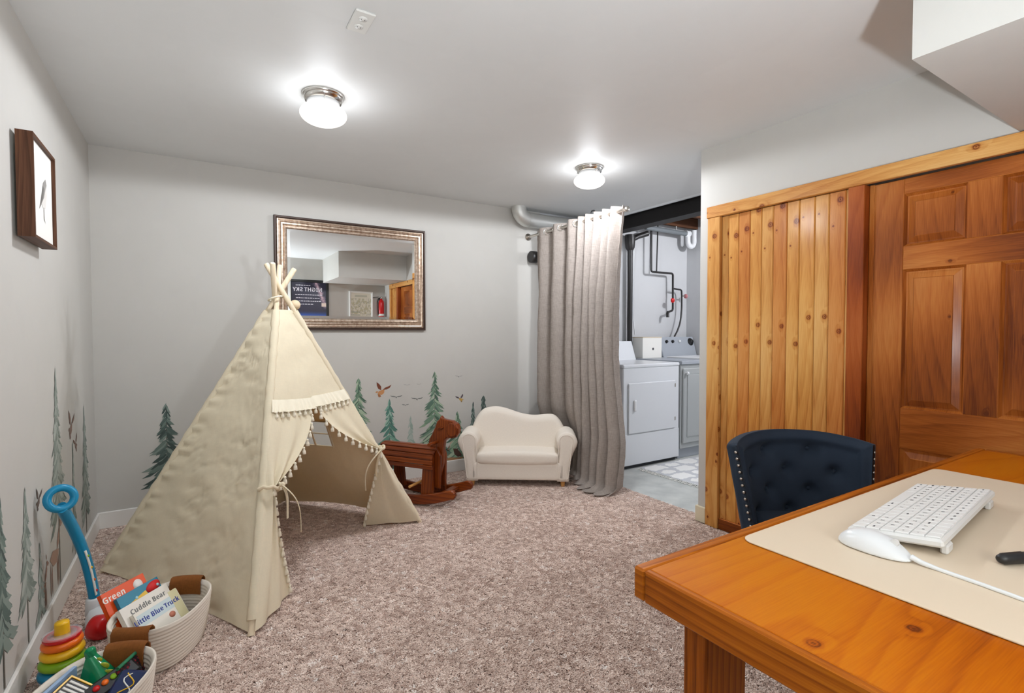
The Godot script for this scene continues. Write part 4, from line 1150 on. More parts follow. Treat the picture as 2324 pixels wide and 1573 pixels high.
# ------------------------------------------------------------------ lamps
func build_lights() -> void:
	var lamp := func(at: Vector3, label: String, e: float) -> void:
		var t := thing("ceiling_lamp", label, "lamp", at, 0.0, "mushroom ceiling lamps")
		part(t, "base_ring", mb().lathe([Vector2(0, 0), Vector2(0.098, 0), Vector2(0.100, -0.010), Vector2(0.092, -0.016), Vector2(0.086, -0.034), Vector2(0, -0.034)], 36, Transform3D(), 1, 1, [1, 3]).mesh(), M.chrome)
		part(t, "collar", mb().lathe([Vector2(0.070, -0.032), Vector2(0.078, -0.034), Vector2(0.078, -0.056), Vector2(0.070, -0.056), Vector2(0.070, -0.032)], 36).mesh(), M.white_gloss)
		for i in 3: part(t, "screw", mb().tube([Vector3(0.078, -0.045, 0), Vector3(0.096, -0.045, 0)], 0.004, 8).mesh(), M.chrome, Transform3D(Basis(Vector3.UP, TAU * i / 3 + 0.4), Vector3.ZERO))
		var pr := []
		for i in 15:
			var a := PI * 0.30 - (PI * 0.80) * i / 14.0
			pr.append(Vector2(maxf(0.112 * cos(a), 0.0), -0.096 + 0.052 * sin(a)))
		pr[14] = Vector2(0, pr[14].y)
		pr.push_front(Vector2(0.066, -0.050)); pr.push_front(Vector2(0, -0.050))
		part(t, "glass_shade", mb().lathe(pr, 40).mesh(), M.glow)
		# most of the light leaves downwards past the metal pan, a little glows up through the glass
		var sp := SpotLight3D.new(); sp.name = "lamp_spot"; sp.position = Vector3(0, -0.10, 0); sp.rotation.x = -PI / 2
		sp.light_color = Color8(243, 248, 255); sp.light_energy = e; sp.light_size = 0.075; sp.spot_angle = 89.0; sp.spot_angle_attenuation = 0.06
		sp.spot_range = 12.0; sp.spot_attenuation = 2.0; sp.shadow_enabled = true
		t.add_child(sp)
		omni(t, "lamp_light", Vector3(0, -0.125, 0), Color8(243, 248, 255), e * 0.085, 0.075)
	lamp.call(Vector3(0.573, CE, -2.67), "frosted mushroom ceiling lamp above the play tent", 0.92)
	lamp.call(Vector3(2.435, CE, -2.82), "frosted mushroom ceiling lamp near the curtain", 1.05)
	# bare bulb of the laundry, behind the wall end
	var b := thing("laundry_bulb", "bare bulb in a white holder on the laundry joists", "lamp", Vector3(4.75, 2.48, -2.356))
	part(b, "holder", mb().lathe([Vector2(0, 0), Vector2(0.05, 0), Vector2(0.05, -0.02), Vector2(0.02, -0.045), Vector2(0, -0.045)], 20).mesh(), M.white_gloss)
	part(b, "bulb", mb().lathe([Vector2(0, -0.04), Vector2(0.014, -0.045), Vector2(0.03, -0.085), Vector2(0.026, -0.105), Vector2(0, -0.115)], 20).mesh(), M.glow)
	omni(b, "bulb_light", Vector3(0, -0.085, 0), Color8(248, 250, 255), 1.55, 0.03)
	# floor uplighter right behind the camera: it lights the soffit and throws the soffit's shadow on the ceiling
	var u := thing("floor_uplighter", "slim black uplighter lamp standing behind the end of the desk", "lamp", Vector3(0.565, 0, 0.262))
	part(u, "base", mb().lathe([Vector2(0, 0), Vector2(0.12, 0), Vector2(0.12, 0.012), Vector2(0.02, 0.026), Vector2(0, 0.026)], 28).mesh(), M.black)
	part(u, "stem", mb().tube([Vector3(0, 0.02, 0), Vector3(0, 1.03, 0)], 0.010, 12).mesh(), M.black)
	part(u, "bowl", mb().lathe([Vector2(0, 1.022), Vector2(0.05, 1.032), Vector2(0.085, 1.062), Vector2(0.105, 1.10), Vector2(0.103, 1.102), Vector2(0.082, 1.067), Vector2(0.048, 1.038), Vector2(0, 1.028)], 28).mesh(), M.white_gloss)
	part(u, "bulb", mb().lathe([Vector2(0, 1.03), Vector2(0.016, 1.04), Vector2(0.036, 1.075), Vector2(0.032, 1.10), Vector2(0.014, 1.115), Vector2(0, 1.118)], 20).mesh(), M.glow)
	omni(u, "uplight", Vector3(0, 1.09, 0), Color8(240, 248, 255), 2.75, 0.035)

# ------------------------------------------------------------------ things on walls and ceiling
func build_wall_things() -> void:
	# mirror
	var w := 1.187; var h := 0.851
	var mi := thing("wall_mirror", "large mirror in a stepped champagne frame on the back wall", "mirror", Vector3(1.115, 1.701, ZB))
	part(mi, "outer_rim", mb().frame(w, h, [Vector2(0, 0), Vector2(0, 0.024), Vector2(0.004, 0.030), Vector2(0.014, 0.030), Vector2(0.018, 0.022), Vector2(0.018, 0)]).mesh(), M.rim_dark)
	part(mi, "frame", mb().frame(w - 0.036, h - 0.036, [Vector2(0, 0), Vector2(0, 0.020), Vector2(0.004, 0.026), Vector2(0.012, 0.027), Vector2(0.016, 0.020), Vector2(0.022, 0.018), Vector2(0.032, 0.026), Vector2(0.042, 0.026), Vector2(0.050, 0.016), Vector2(0.054, 0.020), Vector2(0.066, 0.018), Vector2(0.074, 0.010), Vector2(0.074, 0)]).mesh(), M.champagne)
	var gw := w - 0.036 - 0.144; var gh := h - 0.036 - 0.144
	var gl := mb()
	var o := [Vector3(-gw / 2, -gh / 2, 0.0085), Vector3(gw / 2, -gh / 2, 0.0085), Vector3(gw / 2, gh / 2, 0.0085), Vector3(-gw / 2, gh / 2, 0.0085)]
	var i2 := []
	for p in o: i2.append(Vector3(p.x * (1 - 0.044 / gw), p.y * (1 - 0.044 / gh), 0.0098))
	for k in 4: gl.quad(o[k], o[(k + 1) % 4], i2[(k + 1) % 4], i2[k])
	gl.quad(i2[0], i2[1], i2[2], i2[3])
	for k in 4: gl.quad(o[(k + 1) % 4], o[k], o[k] * Vector3(1, 1, 0), o[(k + 1) % 4] * Vector3(1, 1, 0))
	gl.quad(o[3] * Vector3(1, 1, 0), o[2] * Vector3(1, 1, 0), o[1] * Vector3(1, 1, 0), o[0] * Vector3(1, 1, 0))
	gl.fix(0)
	part(mi, "glass", gl.mesh(), M.mirror)
	# framed bird on the left wall
	var pf := thing("framed_bird_print", "walnut shadow-box frame with a bird print on the left wall", "picture", Vector3(XL + 0.012, 1.795, -2.655), PI / 2)
	part(pf, "frame", mb().frame(0.352, 0.378, [Vector2(0, 0), Vector2(0, 0.048), Vector2(0.010, 0.048), Vector2(0.010, 0.034), Vector2(0.012, 0.0)]).mesh(1, roff(), M.walnut), M.walnut)
	var pp := part(pf, "print", mb().box(Vector3(-0.166, -0.179, 0.002), Vector3(0.166, 0.179, 0.036)).mesh(), M.paper)
	part(pf, "hanger", mb().box(Vector3(-0.06, 0.10, -0.012), Vector3(0.06, 0.14, 0.002)).mesh(), M.black)
	var bd := mb(); bd.has_col = true
	var stroke := func(m: MB, pts: Array, c: Color, z: float) -> void:
		m.cc = c
		var poly := PackedVector2Array(pts)
		var ids := Geometry2D.triangulate_polygon(poly)
		for q in range(0, ids.size(), 3):
			var a := poly[ids[q]]; var b := poly[ids[q + 1]]; var c2 := poly[ids[q + 2]]
			if (b - a).cross(c2 - a) > 0: m.tri(Vector3(a.x, a.y, z), Vector3(c2.x, c2.y, z), Vector3(b.x, b.y, z))
			else: m.tri(Vector3(a.x, a.y, z), Vector3(b.x, b.y, z), Vector3(c2.x, c2.y, z))
	stroke.call(bd, [Vector2(0.062, 0.075), Vector2(0.078, 0.055), Vector2(0.062, 0.0), Vector2(0.02, -0.02), Vector2(-0.05, -0.065), Vector2(-0.03, -0.035), Vector2(0.0, 0.01), Vector2(0.02, 0.05)], lin(150, 146, 142), 0.0365)
	stroke.call(bd, [Vector2(0.068, 0.05), Vector2(0.075, 0.01), Vector2(0.05, -0.045), Vector2(0.01, -0.05), Vector2(-0.01, -0.035), Vector2(0.03, -0.005)], lin(222, 218, 212), 0.0367)
	stroke.call(bd, [Vector2(0.015, 0.04), Vector2(0.035, 0.03), Vector2(0.015, -0.01), Vector2(-0.04, -0.055)], lin(112, 108, 104), 0.0369)
	stroke.call(bd, [Vector2(0.02, -0.045), Vector2(0.026, -0.045), Vector2(0.03, -0.09), Vector2(0.045, -0.105), Vector2(0.02, -0.092)], lin(130, 126, 122), 0.0369)
	part(pf, "bird", bd.mesh(), M.deal)
	# outlet on the ceiling
	var ou := thing("ceiling_outlet", "white power outlet plate on the ceiling", "outlet", Vector3(0.562, CE, -1.963))
	part(ou, "plate", mb().box(Vector3(-0.038, -0.008, -0.071), Vector3(0.038, 0, 0.071), 0.004).mesh(), M.plate)
	for z in [-0.028, 0.028]:
		var rc := part(ou, "receptacle", mb().lathe([Vector2(0, -0.0105), Vector2(0.0155, -0.0105), Vector2(0.0165, -0.007), Vector2(0, -0.007)], 20, T3(Vector3(0, 0, z))).mesh(), M.plate)
		for s in [-0.006, 0.006]: part(rc, "slot", mb().box(Vector3(s - 0.001, -0.0108, z - 0.004), Vector3(s + 0.001, -0.010, z + 0.004)).mesh(), M.ink)
	# what the mirror shows on the wall behind the camera (front of these things faces -z)
	var turn := PI
	var po := thing("night_sky_poster", "dark framed night sky poster on the wall opposite the mirror", "poster", Vector3(1.60, 1.70, ZF), turn)
	var pw := 0.60; var phh := 0.80
	part(po, "frame", mb().frame(pw, phh, [Vector2(0, 0), Vector2(0, 0.028), Vector2(0.034, 0.028), Vector2(0.040, 0.012), Vector2(0.040, 0)]).mesh(), M.black)
	var sky := pic(192, 256, func(u, v):
		var c := Color8(34, 32, 58).lerp(Color8(46, 40, 62), clampf(v * 1.3, 0, 1))
		if v > 0.62: c = c.lerp(Color8(44, 84, 170), smoothstep(0.62, 0.74, v))
		if v > 0.88: c = c.lerp(Color8(46, 40, 70), smoothstep(0.88, 0.93, v))
		var m := absf(u - (0.30 - v * 0.55 + 0.05 * nz.get_noise_1d(v * 9.0)))
		c = c.lerp(Color8(222, 186, 196), clampf((0.10 + 0.05 * nz.get_noise_2d(u * 12.0, v * 12.0) - m) * 9.0, 0, 0.9) * smoothstep(0.62, 0.5, v))
		if v > 0.45 and v < 0.53 and u < 0.14: c = Color8(236, 214, 200)
		if nz.get_noise_2d(u * 300.0, v * 300.0) > 0.80: c = c.lightened(0.5)
		return c)
	var sm := pm(Color.WHITE, 0.35); sm.albedo_texture = sky
	var sheet := mb(); sheet.has_uv = true
	var sw := pw / 2 - 0.038; var sh := phh / 2 - 0.038
	sheet.quad(Vector3(-sw, sh, 0.012), Vector3(sw, sh, 0.012), Vector3(sw, -sh, 0.012), Vector3(-sw, -sh, 0.012), FLAT, Vector2(0, 0), Vector2(1, 0), Vector2(1, 1), Vector2(0, 1))
	part(po, "print", sheet.mesh(), sm)
	var wht := pm(Color8(226, 222, 232), 0.6)
	part(po, "title", text("NIGHT SKY", 0.088, 0.001), wht, Transform3D(Basis(), Vector3(0.02, 0.245, 0.0135)))
	var greek := mb()
	rng.seed = 77
	for ln in [[0.305, 0.22, 0.014], [0.155, 0.40, 0.013], [0.105, 0.36, 0.013], [0.055, 0.38, 0.013], [0.005, 0.26, 0.013]]:
		var x: float = 0.20 - ln[1]
		while x < 0.20:
			var l := rng.randf_range(0.012, 0.04)
			greek.box(Vector3(x, ln[0], 0.0125), Vector3(minf(x + l, 0.21), ln[0] + ln[2] * rng.randf_range(0.7, 1.0), 0.0132))
			x += l + 0.008
	part(po, "small_print", greek.mesh(), wht)
	var mp := thing("framed_map", "white framed pale map on the wall under the soffit", "picture", Vector3(2.43, 1.70, ZF), turn)
	part(mp, "frame", mb().frame(0.40, 0.50, [Vector2(0, 0), Vector2(0, 0.022), Vector2(0.006, 0.026), Vector2(0.026, 0.022), Vector2(0.032, 0.010), Vector2(0.032, 0)]).mesh(), M.plate)
	var mt := pic(128, 160, func(u, v):
		var c := Color8(226, 222, 206)
		var n := nz.get_noise_2d(u * 7.0 + 3.0, v * 6.0)
		if n > 0.15 and v > 0.2 and v < 0.8: c = Color8(196, 192, 160)
		if absf(n) < 0.03 and v > 0.2 and v < 0.85: c = Color8(120, 130, 116)
		if v > 0.07 and v < 0.15 and u > 0.2 and u < 0.8: c = Color8(196, 196, 178)
		if v > 0.62 and u > 0.55 and absf(fposmod(v * 9.0, 1.0) - 0.5) < 0.12: c = Color8(150, 160, 148)
		return c)
	var mm := pm(Color.WHITE, 0.6); mm.albedo_texture = mt
	var ms := mb(); ms.has_uv = true
	ms.quad(Vector3(-0.17, 0.22, 0.010), Vector3(0.17, 0.22, 0.010), Vector3(0.17, -0.22, 0.010), Vector3(-0.17, -0.22, 0.010), FLAT, Vector2(0, 0), Vector2(1, 0), Vector2(1, 1), Vector2(0, 1))
	part(mp, "print", ms.mesh(), mm)
	var fx := thing("fire_extinguisher", "red fire extinguisher hung beside the framed map", "extinguisher", Vector3(2.755, 1.46, ZF - 0.075), turn)
	part(fx, "cylinder", mb().lathe([Vector2(0, 0), Vector2(0.038, 0), Vector2(0.046, 0.008), Vector2(0.046, 0.30), Vector2(0.040, 0.335), Vector2(0.018, 0.36), Vector2(0.018, 0.372), Vector2(0, 0.372)], 28).mesh(), M.red)
	part(fx, "label_band", mb().lathe([Vector2(0.0463, 0.075), Vector2(0.0472, 0.075), Vector2(0.0472, 0.115), Vector2(0.0463, 0.115), Vector2(0.0463, 0.075)], 28).mesh(), M.paper)
	part(fx, "valve", mb().lathe([Vector2(0, 0.37), Vector2(0.016, 0.37), Vector2(0.016, 0.40), Vector2(0.010, 0.41), Vector2(0, 0.41)], 16).mesh(), M.nickel)
	part(fx, "lever", mb().box(Vector3(-0.012, 0.405, -0.01), Vector3(0.085, 0.414, 0.012), 0.002, T3(Vector3(0, -0.005, 0), Vector3(0, 0, -8))).mesh(), M.black)
	part(fx, "hose", mb().tube([Vector3(0.012, 0.39, 0), Vector3(0.05, 0.375, 0), Vector3(0.062, 0.33, 0), Vector3(0.06, 0.2, 0), Vector3(0.056, 0.10, 0)], 0.009, 10).mesh(), M.black)
	part(fx, "wall_hook", mb().box(Vector3(-0.02, 0.34, -0.075), Vector3(0.02, 0.38, -0.014), 0.002).mesh(), M.black)

# ------------------------------------------------------------------ wall stickers
func leaf(m: MB, a: Vector2, b: Vector2, w: float, c: Color, z: float) -> void:
	# a brush stroke: fat in the middle, ragged tip
	m.cc = c
	var d := b - a
	var n := Vector2(-d.y, d.x).normalized() * w
	var sag := Vector2(0, -d.length() * 0.10)
	var p := [a, a.lerp(b, 0.3) + n * 0.8 + sag * 0.5, a.lerp(b, 0.7) + n * 0.6 + sag, b + sag * 0.4, a.lerp(b, 0.72) - n * 0.9 + sag, a.lerp(b, 0.35) - n + sag * 0.5]
	for k in range(1, p.size() - 1):
		m.tri(Vector3(p[0].x, p[0].y, z), Vector3(p[k].x, p[k].y, z), Vector3(p[k + 1].x, p[k + 1].y, z))
func tree_mesh(w: float, h: float, pal: Array, sd: int, trunk: float, foot := 0.0) -> ArrayMesh:
	var m := mb(); m.has_col = true
	var r := RandomNumberGenerator.new(); r.seed = sd
	var z := 0.0006
	var y0 := foot
	if trunk > 0:
		m.cc = pal[0].lerp(lin(120, 100, 86), 0.5)
		m.quad(Vector3(-trunk, 0, z), Vector3(trunk, 0, z), Vector3(trunk * 0.4, h * 0.9, z), Vector3(-trunk * 0.4, h * 0.9, z))
	var tiers := int(maxf(9, h / 0.045))
	for i in tiers:
		var k := 1.0 - float(i) / tiers         # from the bottom tier up
		var y := lerpf(y0, h, 1.0 - k)
		var reach := w * 0.56 * (0.03 + pow(k, 0.90)) * (0.78 + 0.22 * sin(i * 2.4 + sd))
		for s in [-1, 1]:
			for q in 5:
				z += 0.0000015
				var l := reach * r.randf_range(0.5, 1.05)
				var yy := y + r.randf_range(-0.2, 0.5) * h / tiers
				var tip := Vector2(s * l, yy - l * r.randf_range(0.10, 0.45))
				leaf(m, Vector2(-s * reach * 0.06, yy + h / tiers * 0.9), tip, maxf(0.0022, (h / tiers) * r.randf_range(0.26, 0.48) * (0.28 + 0.72 * k)), pal[r.randi() % pal.size()], z)
	leaf(m, Vector2(0, h * 0.84), Vector2(0, h), w * 0.014, pal[0], z + 0.00001)
	return m.mesh()
func build_decals() -> void:
	var gr := [lin(78, 104, 88), lin(108, 138, 114), lin(140, 166, 138), lin(170, 188, 162), lin(122, 150, 128), lin(92, 120, 104)]
	var teal := [lin(80, 118, 108), lin(104, 150, 132), lin(130, 170, 152), lin(88, 132, 120), lin(158, 188, 172)]
	var dk := [lin(70, 84, 80), lin(88, 104, 98), lin(110, 126, 118), lin(132, 146, 138)]
	var pale := [lin(150, 168, 156), lin(164, 178, 168), lin(176, 186, 178)]
	var grey := [lin(118, 130, 122), lin(136, 146, 138), lin(152, 160, 152), lin(168, 174, 166), lin(128, 138, 128)]
	var grp := "forest wall stickers"
	var zb := ZB + 0.0008
	var put := func(n: String, lab: String, mesh: Mesh, at: Vector3, left := false) -> void:
		var o := solo(n, mesh, M.deal, lab, "wall sticker", at, grp)
		if left: o.rotation.y = PI / 2
	put.call("tree_sticker", "tall pale green spruce sticker directly behind the rocking horse", tree_mesh(0.44, 0.79, gr, 1, 0.006), Vector3(1.80, 0.108, zb))
	put.call("tree_sticker", "green spruce sticker right beside the tent door", tree_mesh(0.40, 0.765, gr, 2, 0.006), Vector3(1.135, 0.108, zb))
	put.call("tree_sticker", "small teal spruce sticker between the two green ones", tree_mesh(0.33, 0.58, teal, 3, 0.006), Vector3(1.39, 0.108, zb))
	put.call("tree_sticker", "faint misty spruce sticker left of the tallest spruce", tree_mesh(0.15, 0.42, pale, 4, 0.0), Vector3(1.575, 0.108, zb))
	put.call("tree_sticker", "bushy green low spruce sticker between horse and sofa", tree_mesh(0.34, 0.42, gr, 5, 0.0), Vector3(2.02, 0.108, zb))
	put.call("tree_sticker", "dark slim spruce sticker peeking out left of the sofa back", tree_mesh(0.14, 0.50, dk, 6, 0.0), Vector3(2.18, 0.108, zb))
	put.call("tree_sticker", "dark spruce sticker whose tip shows above the sofa", tree_mesh(0.36, 0.545, dk, 7, 0.0), Vector3(2.29, 0.108, zb))
	put.call("tree_sticker", "dark green spruce sticker left of the tent", tree_mesh(0.36, 0.66, dk, 8, 0.006), Vector3(-0.155, 0.06 + 0.048, zb))
	# left wall: local x of the sticker runs towards -z
	var xl := XL + 0.0008
	put.call("tree_sticker", "tallest grey-green spruce sticker on the left wall", tree_mesh(0.34, 0.965, grey, 9, 0.008, 0.33), Vector3(xl, 0.108, -3.07), true)
	put.call("tree_sticker", "slender spruce sticker on the left wall nearest the corner", tree_mesh(0.34, 0.715, grey, 10, 0.008, 0.12), Vector3(xl, 0.108, -3.76), true)
	put.call("tree_sticker", "grey spruce sticker with bare trunk left of the blue handle", tree_mesh(0.26, 0.555, grey, 11, 0.008, 0.16), Vector3(xl, 0.108, -2.53), true)
	put.call("tree_sticker", "dark grey spruce sticker at the left edge of the picture", tree_mesh(0.30, 0.62, dk, 12, 0.008, 0.12), Vector3(xl, 0.108, -2.24), true)
	put.call("tree_sticker", "short thin spruce sticker behind the blue handle", tree_mesh(0.14, 0.58, grey, 13, 0.004, 0.05), Vector3(xl, 0.108, -3.42), true)
	put.call("tree_sticker", "little low spruce sticker beside the deer stickers", tree_mesh(0.16, 0.30, grey, 14, 0.004, 0.02), Vector3(xl, 0.108, -2.72), true)
	# birds
	var bird := func(sz: float, body: Color, wing: Color, flip: float, style: int) -> ArrayMesh:
		var m := mb(); m.has_col = true
		var P := func(x: float, y: float) -> Vector2: return Vector2(x * sz * flip, y * sz)
		if style == 0:
			leaf(m, P.call(-0.35, -0.45), P.call(0.25, 0.0), sz * 0.22, body, 0.0004)
			leaf(m, P.call(-0.05, -0.1), P.call(-0.42, 0.62), sz * 0.16, wing, 0.0006)
			leaf(m, P.call(0.1, -0.08), P.call(0.85, 0.34), sz * 0.11, wing, 0.0006)
			leaf(m, P.call(-0.32, -0.45), P.call(-0.05, -0.62), sz * 0.12, body.lerp(wing, 0.5), 0.0005)
			leaf(m, P.call(-0.30, -0.2), P.call(-0.52, -0.28), sz * 0.08, body, 0.0005)
		else:
			leaf(m, P.call(0, 0), P.call(-0.9, 0.28), sz * 0.09, wing, 0.0004)
			leaf(m, P.call(0, 0), P.call(0.9, 0.22), sz * 0.09, wing, 0.0004)
			leaf(m, P.call(-0.12, 0.05), P.call(0.1, -0.16), sz * 0.08, body, 0.0005)
		return m.mesh()
	var gb := lin(120, 122, 120); var pb := lin(168, 166, 162)
	put.call("bird_sticker", "brown songbird sticker flying above the teal spruce", bird.call(0.10, lin(196, 140, 92), lin(118, 66, 46), 1.0, 0), Vector3(1.325, 0.79, zb))
	put.call("bird_sticker", "small yellow and brown bird sticker above the horse's head", bird.call(0.062, lin(198, 160, 84), lin(96, 84, 90), -1.0, 0), Vector3(2.05, 0.665, zb))
	put.call("bird_sticker", "grey seagull sticker just right of the brown songbird", bird.call(0.060, gb, gb, 1, 1), Vector3(1.45, 0.715, zb))
	put.call("bird_sticker", "dark grey seagull sticker nearest the tallest spruce", bird.call(0.062, lin(104, 104, 104), gb, 1, 1), Vector3(1.635, 0.685, zb))
	put.call("bird_sticker", "little grey seagull sticker lowest of the flock", bird.call(0.038, gb, gb, 1, 1), Vector3(1.53, 0.64, zb))
	put.call("bird_sticker", "faint seagull sticker highest left of the tallest spruce", bird.call(0.034, pb, pb, 1, 1), Vector3(1.545, 0.81, zb))
	put.call("bird_sticker", "faintest tiny seagull sticker beside the tallest spruce top", bird.call(0.026, pb, pb, -1, 1), Vector3(1.655, 0.81, zb))
	put.call("bird_sticker", "pale seagull sticker high above the sofa", bird.call(0.045, gb, pb, 1, 1), Vector3(2.035, 0.86, zb))
	put.call("bird_sticker", "small dark bird sticker on the left wall left of the handle", bird.call(0.075, lin(110, 92, 84), lin(96, 82, 76), 1, 0), Vector3(xl, 0.60, -2.72), true)
	put.call("bird_sticker", "slim brown bird sticker highest on the left wall", bird.call(0.12, lin(140, 116, 104), lin(122, 98, 88), 1, 0), Vector3(xl, 0.80, -3.39), true)
	put.call("bird_sticker", "brown bird sticker lower on the left wall near the corner", bird.call(0.08, lin(140, 116, 104), lin(122, 98, 88), -1, 0), Vector3(xl, 0.68, -3.50), true)
	# owl on a stump
	var ow := mb(); ow.has_col = true
	leaf(ow, Vector2(0, 0.17), Vector2(0, 0.0), 0.05, lin(132, 104, 88), 0.0004)
	leaf(ow, Vector2(-0.02, 0.18), Vector2(0.05, 0.09), 0.035, lin(196, 170, 150), 0.0006)
	leaf(ow, Vector2(0.01, 0.10), Vector2(0.10, 0.03), 0.03, lin(80, 58, 48), 0.0007)
	leaf(ow, Vector2(-0.08, 0.015), Vector2(0.12, 0.02), 0.02, lin(170, 128, 92), 0.0008)
	put.call("owl_sticker", "brown owl sticker at floor level beside the sofa", ow.mesh(), Vector3(1.965, 0.112, zb))
	# deer
	var deer := func(s: float, c: Color) -> ArrayMesh:
		var m := mb(); m.has_col = true
		m.cc = c
		leaf(m, Vector2(-0.20, 0.36) * s, Vector2(0.18, 0.36) * s, 0.085 * s, c, 0.0004)
		leaf(m, Vector2(0.10, 0.36) * s, Vector2(0.24, 0.62) * s, 0.05 * s, c, 0.0005)
		leaf(m, Vector2(0.20, 0.62) * s, Vector2(0.34, 0.56) * s, 0.035 * s, c.darkened(0.1), 0.0006)
		for x in [-0.18, -0.12, 0.10, 0.15]: leaf(m, Vector2(x, 0.34) * s, Vector2(x + 0.01, 0.0) * s, 0.02 * s, c.darkened(0.15), 0.0005)
		leaf(m, Vector2(0.22, 0.64) * s, Vector2(0.20, 0.74) * s, 0.018 * s, c.darkened(0.2), 0.0006)
		return m.mesh()
	put.call("deer_sticker", "brown deer sticker by the baseboard behind the blue handle", deer.call(0.46, lin(166, 136, 120)), Vector3(xl, 0.115, -2.97), true)
	put.call("deer_sticker", "smaller fawn sticker by the baseboard above the ring toy", deer.call(0.30, lin(158, 124, 108)), Vector3(xl, 0.115, -2.755), true)

# ------------------------------------------------------------------ toys on the floor
func basket(label: String, at: Vector3, turn: float) -> Node3D:
	var t := thing("rope_basket", label, "basket", at, turn, "white rope baskets")
	# local x is the long axis
	var out := []; var inn := []
	var coils := 13
	for i in coils * 4 + 1:
		var q := float(i) / (coils * 4)
		var w := lerpf(0.80, 1.0, pow(q, 0.6))
		out.append(Vector2(w - 0.030 + 0.024 * absf(sin(q * coils * PI)), 0.004 + 0.176 * q))
		inn.append(Vector2(w - 0.072 - 0.018 * absf(sin(q * coils * PI)), 0.012 + 0.168 * q))
	inn.reverse()
	var pr := [Vector2(0, 0.004)]
	pr.append_array(out); pr.append(Vector2(0.985, 0.187)); pr.append(Vector2(0.95, 0.187)); pr.append_array(inn); pr.append(Vector2(0, 0.012))
	part(t, "body", mb().lathe(pr, 56, Transform3D(), 0.205, 0.148, [], 2.5).mesh(), M.rope)
	for s: float in [-1.0, 1.0]:
		# leather grip folded over the rim
		var g := []
		var prof := [Vector2(0.012, 0.132), Vector2(0.016, 0.160), Vector2(0.016, 0.188), Vector2(0.004, 0.201), Vector2(-0.012, 0.201), Vector2(-0.024, 0.188), Vector2(-0.027, 0.160), Vector2(-0.030, 0.135)]
		for i in prof.size():
			var r := []
			for j in 13:
				var z := -0.062 + 0.124 * j / 12.0
				var rim := 0.205 * pow(1.0 - pow(absf(z) / 0.148, 2.5), 1 / 2.5)
				r.append(Vector3(s * (rim + prof[i].x - 0.003), prof[i].y, z))
			g.append(r)
		var hd := part(t, "leather_handle", mb().sheet(g, 0.004).mesh(), M.leather)
		for z in [-0.045, 0.045]:
			part(hd, "rivet", mb().lathe([Vector2(0, 0), Vector2(0.005, 0), Vector2(0.004, 0.002), Vector2(0, 0.003)], 10, T3(Vector3(s * 0.205, 0.15, z), Vector3(0, 0, -90 * s))).mesh(), M.black)
	return t
